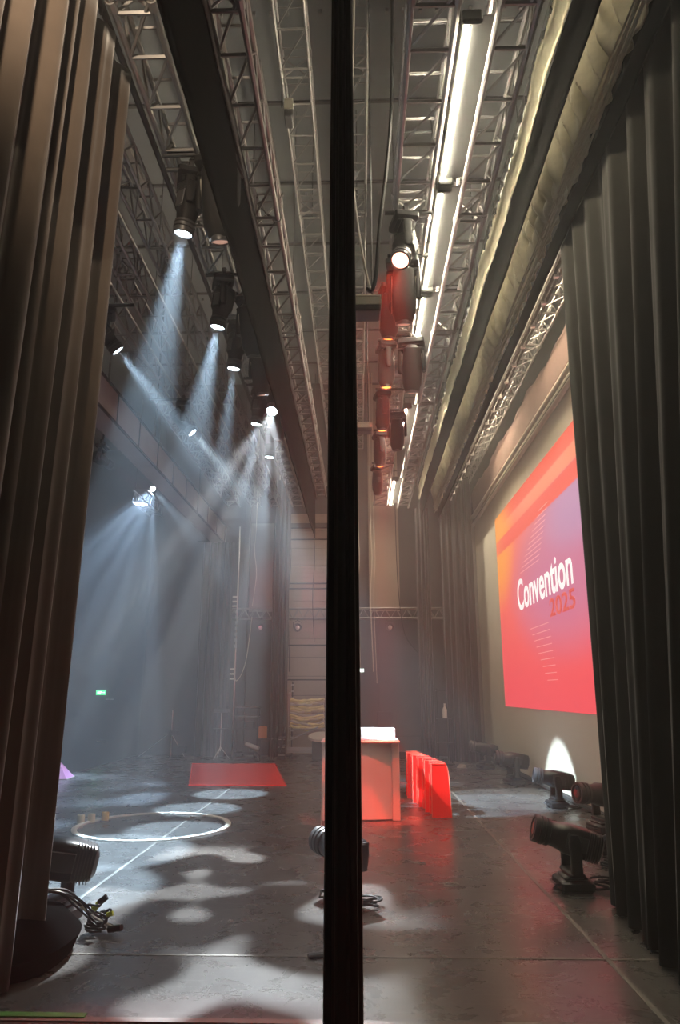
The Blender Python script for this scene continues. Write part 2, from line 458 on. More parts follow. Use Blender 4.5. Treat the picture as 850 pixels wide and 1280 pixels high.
# dark lines: cable trays beside trusses
for (x, z_, y0, y1, lab) in ((-2.02, 6.95, 2.5, 6.9, 'dark pipe running along the top edge of the brown left curtain'), ):
    tag(MB().bar((x, y0 - 2, z_), (x, y1 + 8, z_), 0.03, 8).build('curtain_pipe', 'dark_steel'), lab, 'pipe')

# ------------------------------------------------------------------ curtains
def cloth_mb(p0, p1, zt, zb, folds, amp, seed, flare=0.0, ztop2=None, zbot2=None, rows=14, per=14, sharp=0.35, q0=None, q1=None, hemwave=0.0, topscale=0.7):
    rng = random.Random(seed)
    p0 = Vector((*p0, 0)); p1 = Vector((*p1, 0)); q0 = Vector((*q0, 0)) if q0 else p0; q1 = Vector((*q1, 0)) if q1 else p1
    d = (p1 - p0).normalized(); nrm = Vector((-d.y, d.x, 0))
    nu = max(8, int(folds * per))
    # irregular fold phase
    ws = [rng.uniform(0.55, 1.5) for _ in range(int(folds) + 2)]; tot = sum(ws[:int(folds) + 1]); am = [rng.uniform(0.5, 1.25) for _ in ws]
    cum = [0]
    for w in ws: cum.append(cum[-1] + w / tot)
    def prof(u, v):
        k = 0
        while k < len(ws) - 1 and u > cum[k + 1]: k += 1
        f = (u - cum[k]) / (cum[k + 1] - cum[k])
        a = am[k] * (1 - f) + am[min(k + 1, len(am) - 1)] * f
        s = math.cos(2 * PI * f); s = math.copysign(abs(s) ** (1 - sharp), s)
        return a * s + 0.22 * math.sin(2 * PI * (folds * 2.3 * u + seed)) + 0.12 * math.sin(2 * PI * (folds * .7 * u + v * .8 + seed))
    mb = MB(); vs = []; fs = []
    for j in range(rows + 1):
        v = j / rows
        for i in range(nu + 1):
            u = i / nu
            a = p0.lerp(q0, v); b = p1.lerp(q1, v); base = a.lerp(b, u)
            A = amp * (topscale + (1 - topscale) * v)
            base = base + nrm * A * prof(u, v)
            ztp = zt if ztop2 is None else zt + (ztop2 - zt) * u
            zbt = zb if zbot2 is None else zb + (zbot2 - zb) * u
            zz = ztp + (zbt - ztp) * v
            if hemwave: zz += hemwave * v * prof(u * .5, v)
            vs.append((base.x, base.y, zz))
    for j in range(rows):
        for i in range(nu):
            a = j * (nu + 1) + i; fs.append((a, a + 1, a + nu + 2, a + nu + 1))
    mb.add(vs, fs); return mb

def curtain(name, label, mb, material, cat='curtain', group=None, top=None, thick=0.008, part='cloth'):
    # top: list of tie points joined to the pipe above
    t = thing(name, label, cat, (0, 0, 0), group=group)
    mb.build(part, material, t, True, thick=thick)
    if top:
        m_ = MB()
        for p in top: m_.box(p, (0.02, 0.03, 0.1))
        m_.build('tie', 'rubber', t)
    return t

# brown left leg curtain, running away from the camera
cm = cloth_mb((-2.03, 4.86), (-2.03, 0.8), 6.88, 0.02, 15, 0.075, 3.1, q0=(-2.08, 4.82), q1=(-2.08, 0.6), rows=20, per=18)
curtain('leg_curtain', 'tall dusty brown-black curtain with deep folds filling the left edge of the view', cm, 'velvet_dusty',
        top=[(-2.02, 1 + .3 * i, 6.92) for i in range(13)])
# right leg curtain
cm = cloth_mb((2.17, 6.5), (2.34, 2.2), 6.9, 0.02, 9, 0.085, 8.4, q0=(2.04, 6.3), q1=(1.78, 3.2), rows=20, per=18)
curtain('leg_curtain', 'tall black velvet curtain with deep folds filling the right edge of the view', cm, 'velvet')
cm = cloth_mb((2.44, 7.0), (2.6, 4.0), 6.5, 0.02, 8, 0.06, 2.4, rows=8)
curtain('leg_curtain', 'second black curtain showing just behind the bottom edge of the right curtain', cm, 'velvet_deep')
# pipe over both right curtains
tag(MB().bar((2.27, 2.0, 6.93), (2.27, 6.6, 6.93), 0.025, 8).build('curtain_pipe', 'dark_steel'), 'black pipe carrying the tall black curtain at the right edge', 'pipe')

# narrow leg curtain in front of the camera: gathered, nearly edge on
def gathered(cx, cy, zt, zb, a0, b0, a1, b1, lobes, n=72, rows=16, seed=1):
    mb = MB(); vs = []; fs = []
    for j in range(rows + 1):
        v = j / rows; A = a0 + (a1 - a0) * v; B = b0 + (b1 - b0) * v
        for i in range(n):
            t = 2 * PI * i / n; k = 1 + 0.16 * math.sin(lobes * t + seed) + 0.07 * math.sin(2.3 * lobes * t + 3 * v)
            c, q = math.cos(t), math.sin(t)
            vs.append((cx + A * k * math.copysign(abs(c) ** .7, c), cy + B * k * math.copysign(abs(q) ** .7, q), zt + (zb - zt) * v))
    for j in range(rows):
        for i in range(n): fs.append((j * n + i, j * n + (i + 1) % n, (j + 1) * n + (i + 1) % n, (j + 1) * n + i))
    fs.append(tuple(range(n - 1, -1, -1))); fs.append(tuple(rows * n + i for i in range(n)))
    return mb.add(vs, fs)
t = thing('leg_curtain', 'narrow gathered black curtain hanging straight down the middle of the view', 'curtain', (0, 0, 0))
gathered(-0.064, 2.62, 6.4, 0.01, 0.034, 0.10, 0.062, 0.12, 7).build('cloth', 'velvet', t, True)
MB().box((-0.064, 2.62, 6.43), (0.12, 0.2, 0.06)).build('webbing', 'rubber', t)
tag(MB().bar((-0.064, 2.62, 6.46), (-0.064, 2.62, 8.64), 0.012, 8).build('curtain_hanger', 'dark_steel'), 'thin black drop rod from which the narrow middle curtain hangs', 'rod')

# long black border hanging under the truss
def border_mb(x, y0, y1, zt, zb, seed, amp, zwob=0.02, n=160, rows=8, xb=None, fine=0):
    rng = random.Random(seed); ph = [rng.uniform(0, 6.28) for _ in range(6)]; mb = MB(); vs = []; fs = []
    for j in range(rows + 1):
        v = j / rows
        for i in range(n + 1):
            u = i / n; y = y0 + (y1 - y0) * u
            w = math.sin(y * 1.7 + ph[0]) * .5 + math.sin(y * 3.9 + ph[1] + v) * .35 + math.sin(y * 8.3 + ph[2] + 2 * v) * .25
            if fine: w += fine * math.sin(y * 23 + ph[3] + 2.5 * math.sin(y * 2 + 4 * v)) + .6 * fine * math.sin(y * 41 + 6 * v + ph[4])
            xx = x + ((xb if xb is not None else x) - x) * v + amp * w * (0.4 + math.sin(PI * v) * .8)
            zz = zt + (zb - zt) * v + zwob * (math.sin(y * 2.1 + ph[5]) + .5 * math.sin(y * 6.7 + ph[1])) * (1 if v in (0,) else .3)
            vs.append((xx, y, zz))
    for j in range(rows):
        for i in range(n):
            a = j * (n + 1) + i; fs.append((a, a + 1, a + n + 2, a + n + 1))
    return mb.add(vs, fs)
t = thing('border_curtain', 'long black border cloth hanging below a truss, its pointed far end by the shutter door', 'curtain', (0, 0, 0))
border_mb(-1.14, 1.6, 17.4, 6.66, 5.49, 5, 0.02, .004, xb=-1.13).build('cloth', 'velvet_deep', t, True, thick=.02)
border_mb(-1.10, 1.6, 17.4, 6.66, 6.50, 6, 0.015, .004, rows=2).build('webbing', 'rubber', t, True, thick=.02)

# right side borders: lit upper cloth coloured cream and beige, shaded lower cloth black
t = thing('border_curtain', 'border on the right, its lit top strip coloured cream above black cloth', 'curtain', (0, 0, 0))
border_mb(1.67, 1.8, 18.6, 7.24, 6.83, 11, 0.035, .035, n=240, fine=.25).build('lit_strip', 'cream_lit', t, True, thick=.012)
border_mb(1.69, 1.8, 18.6, 6.86, 6.27, 12, 0.012, .008).build('shade_cloth', 'velvet_deep', t, True, thick=.012)
tm = MB()
for i in range(72): tm.box((1.66, 1.9 + i * .232, 7.26), (0.03, 0.035, 0.09), (0.2 * (i % 3 - 1), 0, 0.4 * (i % 2)))
tie = tm.build('tie_line', 'rubber', t); tie['kind'] = 'stuff'
tag(MB().bar((1.66, 1.6, 7.30), (1.66, 18.8, 7.30), .022, 8).build('curtain_pipe', 'dark_steel'), 'dark pipe along the top of the cream cloth strip', 'pipe')
t = thing('border_curtain', 'crumpled beige border cloth over a black shade strip, gathered above the black right curtain', 'curtain', (0, 0, 0))
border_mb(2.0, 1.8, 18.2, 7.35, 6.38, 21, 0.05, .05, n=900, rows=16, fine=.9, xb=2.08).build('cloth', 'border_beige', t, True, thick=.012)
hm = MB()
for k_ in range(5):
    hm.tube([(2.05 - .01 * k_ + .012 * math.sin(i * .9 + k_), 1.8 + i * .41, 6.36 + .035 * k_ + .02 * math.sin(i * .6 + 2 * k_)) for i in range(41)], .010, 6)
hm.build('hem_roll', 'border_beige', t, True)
border_mb(2.11, 1.8, 18.0, 6.37, 6.12, 22, 0.01, .006).build('shade_cloth', 'velvet_deep', t, True, thick=.012)  # black strip standing for the shadow above the right curtain
tag(MB().bar((2.02, 1.6, 7.42), (2.02, 18.4, 7.42), .025, 8).build('curtain_pipe', 'dark_steel'), 'dark pipe holding the crumpled beige border cloth', 'pipe')
# cable tray / rail with clamps between beige border and screen
t = thing('rigging_rail', 'dark double rail with small clamps under the screen truss', 'rail', (2.42, 3.5, 6.62))
MB().bar((0, 0, 0), (0, 14.5, 0), .022, 8).bar((.1, 0, .08), (.1, 14.5, .08), .02, 8).build('rail_pipe', 'dark_steel', t, True)
for i in range(24):
    MB().box((0.02, .5 + i * .6, .0), (.06, .05, .1)).bar((0.02, .5 + i * .6, .05), (.06, .5 + i * .6 + .04, .16), .012, 6).build('clamp', 'chrome', t)
MB().bar((0, 1, 0), (0, 1, ZC - 6.62), .006, 5).bar((0, 9, 0), (0, 9, ZC - 6.62), .006, 5).build('hanging_wire', 'dark_steel', t)

# far leg curtains at the stage end
for (p0, p1, zt, zb, nf, amp, sd, lab, mt) in (
    ((-4.45, 19.35), (-3.55, 19.35), 5.8, .02, 4, .05, 4, 'grey-black leg curtain at the stage end under the panelled header', 'leg_cloth'),
    ((-2.42, 19.2), (-1.95, 19.2), 7.6, .02, 3, .05, 5, 'tall dark leg curtain at the stage end left of the shutter door', 'leg_cloth'),
    ((1.55, 18.7), (1.92, 18.7), 6.6, .02, 3, .05, 6, 'narrow dark leg curtain in front of the end wall behind the red stools', 'leg_cloth'),
    ((2.15, 18.2), (2.95, 17.9), 7.2, .02, 4, .07, 7, 'wide dark leg curtain between the stage end and the projection screen', 'leg_cloth'),
    ((1.9, 16.2), (2.1, 16.1), 7.0, 4.3, 3, .05, 9, 'short dark curtain end hanging under the far end of the cream strip', 'leg_cloth')):
    if zb > 4: continue
    curtain('leg_curtain', lab, cloth_mb(p0, p1, zt, zb, nf, amp, sd, rows=8), mt, group=None)
tag(MB().bar((-4.6, 19.35, 5.85), (-3.9, 19.35, 5.85), .02, 8).build('curtain_pipe', 'dark_steel'), 'short pipe above the far grey-black leg curtain under the header', 'pipe')
# ------------------------------------------------------------------ projection screen
t = thing('projection_screen', 'large white projection screen on the right showing a red and violet Convention 2025 picture', 'screen', (3.25, 0, 0))
sc_ = MB().box((0.03, 12.9, 3.35), (0.05, 12.6, 6.5)); sc_.build('screen_cloth', 'screen_cloth', t)
rl = MB()
for zz, dx in ((6.42, -.06), (6.20, -.05)): rl.bar((dx, 6.6, zz), (dx, 19.2, zz), .045, 12)
rl.build('top_rail', 'screen_cloth', t, True)
for zz in (6.31,): MB().box((-0.0, 12.9, zz), (.03, 12.6, .07)).build('shadow_line', 'velvet', t)  # dark strip painted in for the border's shadow on the cloth
border_mb(-0.02, 6.6, 19.2, 7.15, 6.5, 31, .02, .05, n=120).build('top_cloth', 'rose_cloth', t, True, thick=.02)
MB().box((0, 12.9, .06), (.06, 12.6, .05)).build('bottom_rail', 'body_mid', t)
MB().box((-.06, 19.15, 3.3), (.10, .12, 6.4)).build('side_post', 'header', t)
Y0, Y1, Z0, Z1 = 16.25, 7.7, 1.36, 5.64
im = bpy.data.meshes.new('projected_image')
im.from_pydata([(-.002, Y0, Z0), (-.002, Y1, Z0), (-.002, Y1, Z1), (-.002, Y0, Z1)], [], [(0, 1, 2, 3)])
uv = im.uv_layers.new(name='UVMap')
for li, c_ in zip(range(4), ((0, 0), (1, 0), (1, 1), (0, 1))): uv.data[li].uv = c_
im.materials.append(M['image'])
io = bpy.data.objects.new('projected_image', im); C.objects.link(io); io.parent = t
def text(body, size, y, z, material, name, width, off=0.0, shear=0.0):
    cu = bpy.data.curves.new(name, 'FONT'); cu.body = body; cu.size = size; cu.extrude = .002; cu.offset = off; cu.resolution_u = 6
    tmp = bpy.data.objects.new('tmp', cu); C.objects.link(tmp)
    bpy.context.view_layer.update()
    me = bpy.data.meshes.new_from_object(tmp); bpy.data.objects.remove(tmp)
    xs = [v.co.x for v in me.vertices]; x0, x1 = min(xs), max(xs); k = width / (x1 - x0)
    for v in me.vertices:
        X = (v.co.x - x0) * k; Z = v.co.y; e = v.co.z
        v.co = (-.006 - e, y - X, z + Z)
    me.materials.clear(); me.materials.append(M[material])
    o = bpy.data.objects.new(name, me); C.objects.link(o); o.parent = t; return o
text('Convention', .86, 14.35, 3.27, 'letter_white', 'title_lettering', 3.78, .012)
text('2025', .42, 12.0, 2.90, 'letter_red', 'year_lettering', 1.45, .008)
ln = MB()
for k_ in range(11):
    zz = 3.98 + k_ * .085; yy = 13.9 - .10 * k_
    ln.box((-.004, yy - .65 - .03 * k_, zz), (.003, 1.5 - .09 * k_, .012))
for k_ in range(9):
    zz = 2.82 - k_ * .12; yy = 13.15 - .08 * k_
    ln.box((-.004, yy - .35, zz), (.003, 1.3 - .08 * k_, .012))
ln.build('line_pattern', 'line_pink', t)

# ------------------------------------------------------------------ fluorescent strip
for k_, (y0, y1) in enumerate(((4.25, 6.0), (6.12, 7.95), (8.08, 9.75), (11.75, 13.9), (16.2, 18.5))):
    lab = ['long glowing fluorescent fitting at the top between two trusses', 'glowing fluorescent fitting beside the first red light',
           'glowing fluorescent fitting beside the dark moving light', 'small far fluorescent fitting beyond the second dark moving light',
           'farthest fluorescent fitting, by the stage end wall'][k_]
    t = thing('fluorescent_light', lab, 'light fitting', (0.87, y0, ZT), group='fluorescent strip between the trusses')
    L_ = y1 - y0
    MB().bar((0, .06, 0), (0, L_ - .06, 0), .019, 12).build('glowing_tube', 'tube', t, True)
    MB().box((-.005, L_ / 2, .075), (.05, L_, .05), None, .01).box((.13, L_ / 2, .045), (.20, L_, .006), (0, -.25, 0)).build('reflector_tray', 'reflector', t)
    for yy in (.0, L_): MB().box((.03, yy, .03), (.16, .05, .12), None, .015).build('end_cap', 'reflector', t)
    MB().bar((-.005, .3, .12), (-.005, .3, .5), .008).bar((-.005, L_ - .3, .12), (-.005, L_ - .3, .5), .008).build('bracket', 'dark_steel', t)
    MB().bar((-.45, .3, .5 - .17), (.5, .3, .5 - .17), .012).bar((-.45, L_ - .3, .5 - .17), (.5, L_ - .3, .5 - .17), .012).build('cross_bar', 'dark_steel', t)

for y0, lab in ((8.5, 'fluorescent fitting above the screen, hidden by the beige border'), (13.0, 'farther added strip lamp above the screen, hidden by the beige border')):
    t = thing('fluorescent_light', lab, 'light fitting', (2.45, y0, 7.6), group='added unseen strip lamps above the screen')  # added lamps, out of sight, to brighten the upper screen cloth
    MB().bar((0, 0, 0), (0, 2.6, 0), .019, 12).build('glowing_tube', 'tube_soft', t, True)
    MB().box((0, 1.3, .06), (.12, 2.7, .05), None, .01).build('reflector_tray', 'reflector', t)
    MB().bar((0, .3, .08), (0, .3, ZC - 7.6), .006).bar((0, 2.3, .08), (0, 2.3, ZC - 7.6), .006).build('hanging_wire', 'dark_steel', t)

t = thing('fluorescent_light', 'long added strip lamp brightening the beige border, hidden behind the cream strip', 'light fitting', (1.80, 2.4, 7.55))  # added lamp, out of sight, to light the beige border
MB().bar((0, 0, 0), (0, 14.5, 0), .015, 10).build('glowing_tube', 'tube_gap', t, True)
MB().box((0, 7.25, .05), (.10, 14.6, .04), None, .01).build('reflector_tray', 'reflector', t)
for y_ in (1, 7, 13): MB().bar((0, y_, .06), (0, y_, ZC - 7.55), .006).build('hanging_wire', 'dark_steel', t)

# ------------------------------------------------------------------ moving lights
def look(d):    # matrix turning local +z to direction d
    return Vector(d).normalized().to_track_quat('Z', 'Y').to_matrix().to_4x4()
def moving_light(label, loc, direction, pan=0.0, hang=False, lens='glass_dark', style='spot', size=1.0, group=None, name='moving_light', bar=None):
    """base at loc; yoke turned by pan; head aimed along direction in world"""
    t = thing(name, label, 'stage light', loc, group=group)
    sg = -1 if hang else 1
    R = Matrix.Rotation(pan, 4, 'Z'); sc = Matrix.Scale(size, 4)
    def put(mb, nm, mt, par=t, smooth=True, X=R):
        mb.v = [tuple(sc @ (X @ Vector(v))) for v in mb.v]; return mb.build(nm, mt, par, smooth)
    b = MB().box((0, 0, sg * .055), (.30, .38, .10), None, .02).box((0, 0, sg * .115), (.22, .26, .03), None, .01)
    BD = 'body_hung' if hang else 'body'
    base = put(b, 'base', BD)
    if not hang:
        f = MB()
        for a in (-1, 1):
            for c in (-1, 1): f.bar((a * .11, c * .15, 0), (a * .11, c * .15, .01), .02, 10)
        put(f, 'foot', 'rubber', base)
        hnd = MB().tube([(-.15, -.1, .06), (-.185, -.1, .06), (-.185, .1, .06), (-.15, .1, .06)], .010); put(hnd, 'handle', 'body_mid', base)
    else:
        cl = MB()
        for c in (-1, 1): cl.box((0, c * .12, .035), (.05, .05, .07)).bar((0, c * .12 - .02, .09), (0, c * .12 + .02, .09), .035, 10)
        put(cl, 'clamp', 'body_mid', base)
        if bar: MB().bar((bar[0] - loc[0], 0, .085 * size), (bar[1] - loc[0], 0, .085 * size), .024, 10).build('mounting_bar', 'dark_steel', base, True)
    piv = sg * .43
    y = MB()
    for a in (-1, 1):
        y.loft([(.14, .055, .025, 4, 0, a * .165), (.28, .05, .03, 4, 0, a * .17), (.43, .06, .032, 2.6, 0, a * .17), (.495, .035, .025, 2.2, 0, a * .168)],
               Matrix.Scale(sg, 4, (0, 0, 1)) if hang else None, 14)
    y.box((0, 0, sg * .15), (.14, .38, .05), None, .015)
    put(y, 'yoke', BD)
    D = Matrix.Translation((0, 0, piv)) @ look(direction)
    if style == 'spot':
        h = MB().loft([(-.30, .06, .07, 3, 0, 0), (-.27, .115, .115, 4, 0, 0), (-.12, .13, .135, 5, 0, 0), (.05, .13, .135, 4, 0, 0), (.10, .115, .12, 2.5, 0, 0), (.22, .105, .105, 2, 0, 0)], D, 28)
        hd_ = put(h, 'head', BD, X=Matrix.Identity(4))
        rg = MB().lathe([(.108, .20), (.122, .205), (.125, .235), (.115, .24), (.115, .25), (.128, .255), (.128, .285), (.112, .29), (.112, .30), (.126, .305), (.122, .35), (.10, .352), (.10, .33)], D, 28)
        put(rg, 'front_ring', 'body_mid', hd_, X=Matrix.Identity(4))
        ls = MB().lathe([(.101, .332), (.085, .345), (.05, .352), (0, .355)], D, 24)
        put(ls, 'lens', lens, hd_, X=Matrix.Identity(4))
        fn = MB()
        for i in range(6): fn.box((0, 0, -.25 + i * .022), (.245 + .01 * (i > 1), .245 + .01 * (i > 1), .007))
        fn.v = [tuple(D @ Vector(v)) for v in fn.v]
        put(fn, 'cooling_fins', 'body_mid', hd_, False, X=Matrix.Identity(4))
        bd = MB().box((.128, 0, -.04), (.02, .13, .2), None, .006).box((-.128, 0, -.04), (.02, .13, .2), None, .006)
        bd.v = [tuple(D @ Vector(v)) for v in bd.v]
        put(bd, 'side_plate', 'body_mid', hd_, X=Matrix.Identity(4))
    else:   # wash / long beam head
        h = MB().loft([(-.32, .07, .06, 2.5, 0, 0), (-.28, .12, .10, 3, 0, 0), (0, .14, .12, 3, 0, 0), (.22, .135, .115, 3, 0, 0), (.32, .10, .09, 2.4, 0, 0)], D, 28)
        hd_ = put(h, 'head', BD, X=Matrix.Identity(4))
        rg = MB().lathe([(.09, .30), (.098, .31), (.098, .35), (.08, .352), (.08, .335)], D, 24); put(rg, 'front_ring', 'body_mid', hd_, X=Matrix.Identity(4))
        put(MB().lathe([(.081, .338), (.05, .35), (0, .352)], D, 20), 'lens', lens, hd_, X=Matrix.Identity(4))
        bd = MB().box((.138, 0, .0), (.012, .05, .42), None, .004).box((-.138, 0, 0), (.012, .05, .42), None, .004)
        bd.v = [tuple(D @ Vector(v)) for v in bd.v]; put(bd, 'side_strip', 'cream_sheet', hd_, X=Matrix.Identity(4))
    o = Vector(loc) + Vector((0, 0, piv * size)); d = Vector(direction).normalized()
    return t, o + d * .36 * size

def spot(name, loc, target, power, col, angle, blend=.35, r=.05, gobo=None):
    l = bpy.data.lights.new(name, 'SPOT'); l.energy = power; l.color = col; l.spot_size = rad(angle); l.spot_blend = blend
    l.shadow_soft_size = r
    if gobo:      # metal break-up pattern in the lamp
        scale, lo, hi = gobo; l.use_nodes = True; nt = l.node_tree; em = nt.nodes['Emission']
        tc = nt.nodes.new('ShaderNodeTexCoord'); n = nt.nodes.new('ShaderNodeTexNoise'); n.inputs['Scale'].default_value = scale; n.inputs['Detail'].default_value = 0
        mr = nt.nodes.new('ShaderNodeMapRange'); mr.inputs['From Min'].default_value = lo; mr.inputs['From Max'].default_value = hi; mr.inputs['To Min'].default_value = .04
        nt.links.new(tc.outputs['Normal'], n.inputs['Vector']); nt.links.new(n.outputs['Fac'], mr.inputs['Value']); nt.links.new(mr.outputs['Result'], em.inputs['Strength'])
    o = bpy.data.objects.new(name, l); C.objects.link(o); o.location = loc
    o.rotation_euler = (Vector(target) - Vector(loc)).to_track_quat('-Z', 'Y').to_euler()
    return o

BLUE = (0.55, 0.78, 1.0); WARM = (1, .93, .8)
G1 = 'white-beam moving lights on the left truss'
HZ = ZT - .10
# lit row on the left truss; (x, y, target, power, angle, label)
row = [(-1.62, 5.72, (-2.7, 6.6, 0), 1.0, 19, 'nearest lit moving light, beside the big dark-bodied one, with a pale blue beam'),
       (-1.64, 7.5, (-2.75, 8.1, 0), 1.0, 19, 'second lit moving light along the left truss'),
       (-1.66, 8.6, (-2.3, 9.3, 0), .8, 13, 'third lit moving light along the left truss'),
       (-1.64, 10.65, (-2.4, 10.9, 0), .8, 13, 'fourth lit moving light along the left truss'),
       (-1.35, 10.4, (-1.75, 6.1, 0), .8, 13, 'lit moving light beside the fourth, nearer the black border'),
       (-1.64, 12.3, (-2.2, 12.5, 0), .8, 13, 'farthest lit moving light along the left truss')]
PW = 8500
for x, y, tg, p, an, lab in row:
    piv = Vector((x, y, HZ - .43)); d = Vector(tg) - piv
    t, lp = moving_light(lab, (x, y, HZ), d, 0.3, True, 'lens_on', 'spot', .82, G1, bar=(-1.86, -1.3))
    if y == 10.4: spot('floor_beam', lp + d.normalized() * .03, tg, 6500, (.88, .95, 1), 38, .4, .03, gobo=(13, .50, .60))
    else: spot('beam', lp + d.normalized() * .03, tg, PW * p, BLUE, an)
t = thing('added_lamp', 'added unseen warm lamp overhead to brighten the top of the brown left curtain', 'added light', (-1.50, 1.9, 6.35))  # lamp added out of view to brighten the left curtain's top
MB().box((0, 0, 0), (.16, .22, .18), None, .02).build('housing', 'body', t); MB().box((-.085, 0, -.01), (.01, .18, .13)).build('glass', 'lens_amber', t)
MB().bar((0, -.1, .08), (-.02, -.1, .30), .012).build('bracket', 'dark_steel', t)
spot('added_beam', (-1.55, 2.03, 6.3), (-2.05, 4.3, 5.9), 240, (1, .78, .56), 100, 1.0, .06)
# farther left lights, beams crossing to the right
for x, y, tg, lab in ((-3.32, 8.15, (0.1, 10.3, 2.1), 'lit light peeping out from behind the brown left curtain'),
                      (-3.05, 11.2, (3.25, 12.25, -.8), 'lit light on the farthest left truss above the panelled header')):
    piv = Vector((x, y, HZ - .43)); d = Vector(tg) - piv
    t, lp = moving_light(lab, (x, y, HZ), d, 0.3, True, 'lens_on', 'spot', .8, G1, bar=(-3.65, -2.95))
    spot('beam', lp + d.normalized() * .03, tg, PW * (.55 if y > 11 else 1.1), (.72, .9, 1) if y > 11 else BLUE, 17 if y > 11 else 15, .15 if y > 11 else .35)
# dark-bodied lights on the left truss
for x, y, d, st, lab, sz in ((-1.30, 5.55, (.05, .35, -1), 'wash', 'large dark unlit moving light with a cream side strip, beside the nearest blue beam', 1.05),
                         (-1.35, 7.95, (.1, .5, -1), 'wash', 'dark unlit moving light beside the second blue beam', 1.0),
                         (-1.42, 9.3, (.1, .3, -1), 'wash', 'dark unlit moving light beside the black border, third of the unlit ones', .9),
                         (-1.40, 11.2, (.1, .3, -1), 'wash', 'small dark unlit moving light far along the left truss', .9)):
    moving_light(lab, (x, y, HZ), d, 1.4, True, 'lens_amber', st, sz, 'unlit moving lights hanging from the trusses', bar=(-1.86, -1.25))
# red row on the truss by the fluorescent strip
G2 = 'red moving lights on the truss left of the fluorescent strip'
RED = (1.0, .055, .03)
for x, y, tg, st, ln_, p, an, lab in (
    (.50, 6.42, (-.7, 3.3, 1.0), 'spot', 'lens_redhot', .8, 30, 'nearest red light, its bright face turned to the camera'),
    (.40, 7.75, (.05, 10.0, .6), 'wash', 'lens_red', .3, 17, 'red light under the large dark moving light, glowing orange'),
    (.41, 9.2, (.4, 10.1, 0), 'wash', 'lens_red', 1.0, 9, 'third red light along the truss, orange lens'),
    (.41, 10.9, (.3, 11.8, 0), 'wash', 'lens_red', 1.0, 9, 'fourth red light along the truss'),
    (.42, 12.8, (.5, 14.0, 0), 'wash', 'lens_red', .8, 9, 'fifth red light along the truss'),
    (.42, 14.8, (.6, 19.0, 1), 'wash', 'lens_red', .8, 9, 'farthest red light along the truss')):
    piv = Vector((x, y, HZ - .43)); d = Vector(tg) - piv
    t, lp = moving_light(lab, (x, y, HZ), d, 0.2, True, ln_, st, .85, G2, bar=(.3, .8))
    spot('red_beam', lp + d.normalized() * .03, tg, (900 if y < 7 else 3600) * p, RED, an)
for x, y, d, lab, sz in ((.54, 7.2, (0, .3, -1), 'large dark unlit moving light with a pale face below the nearest red light', 1.0),
                     (.77, 9.1, (0, .35, -1), 'dark unlit moving light hanging at the end of the bright fluorescent strip', 1.0),
                     (.70, 11.8, (0, .35, -1), 'dark unlit moving light beyond the bright fluorescent strip', .9)):
    moving_light(lab, (x, y, HZ), d, 1.4, True, 'lens_amber', 'wash', sz, 'unlit moving lights hanging from the trusses', bar=(.36, .84))

# hall spot on its short truss beyond the header
t = thing('short_truss', 'short silver truss hanging beyond the header with a dazzling spot on it', 'truss', (-5.62, 16.5, 6.24))
for x in (0, .34):
    for z_ in (0, .3): MB().bar((x, 0, z_), (x, 1.5, z_), .024, 8).build('chord', 'steel', t, True)
m_ = MB()
for i in range(4):
    y = i * .36
    for x in (0, .34): m_.bar((x, y, 0), (x, y + .18, .3), .013, 5).bar((x, y + .18, .3), (x, y + .36, 0), .013, 5)
    m_.bar((0, y, 0), (.34, y, 0), .013, 5).bar((0, y, 0), (.34, y + .36, 0), .013, 5).bar((0, y, .3), (.34, y, .3), .013, 5)
m_.build('lacing', 'steel', t); MB().bar((.0, .2, .3), (.0, .2, ZC - 6.24), .006, 5).bar((.34, 1.4, .3), (.34, 1.4, ZC - 6.24), .006, 5).build('hanging_wire', 'dark_steel', t)
HP = (-5.36, 17.3, 6.56)
tt, lp = moving_light('dazzling white spot on the short truss high up on the left', HP, (.25, -1, -.35), 0, False, 'lens_hot', 'spot', .6)
spot('hall_beam', lp, (-6.3, 12.5, 0), 20000, (.5, .72, 1), 44, .2, gobo=(9, .42, .62))
spot('hall_beam', lp, (-1.2, 15.2, 2.2), 8000, (.6, .8, 1), 10, .3)
spot('hall_beam', lp, (-4.6, 15.5, 0), 4000, (.6, .8, 1), 9, .3)
tt, lp = moving_light('pink-glowing light beyond the panelled header at the left curtain edge', (-4.95, 12.6, 6.3), (.6, 1, -.25), 0, True, 'lens_red', 'spot', .7)
spot('pink_beam', lp, (-3.6, 16, 5.2), 350, (1, .12, .25), 20)
tag(MB().bar((-4.95, 12.6, 6.3), (-4.95, 12.6, ZC), .02, 8).build('drop_pipe', 'dark_steel'), 'drop pipe holding the pink-glowing light', 'pipe')

# ------------------------------------------------------------------ floor lights
G3 = 'moving lights standing on the stage floor'
moving_light('large black moving light on the floor in front of the black right curtain, aimed left', (1.84, 6.72, 0), (-1, .05, .30), 0, False, 'glass_dark', 'spot', .93, G3)
t_, lp2 = moving_light('black moving light standing before the bright patch at the screen foot', (2.92, 11.2, 0), (-1, .1, .18), 0, False, 'glass_dark', 'spot', .92, G3)
moving_light('third black moving light along the screen foot, beyond the bright patch', (2.86, 13.9, 0), (-1, -.1, .15), .2, False, 'glass_dark', 'spot', 1.0, G3)
moving_light('farthest black moving light at the far end of the screen foot', (2.80, 16.6, 0), (-1, .2, .2), .3, False, 'glass_dark', 'spot', 1.0, G3)
moving_light('black moving light half hidden by the right curtain, near the screen', (2.98, 9.3, 0), (-1, -.3, .1), .2, False, 'glass_dark', 'spot', 1.0, G3)
moving_light('small dark floor light at the edge of the right curtain', (2.46, 7.5, 0), (-.6, .6, -.3), .5, False, 'glass_dark', 'spot', .55, G3)
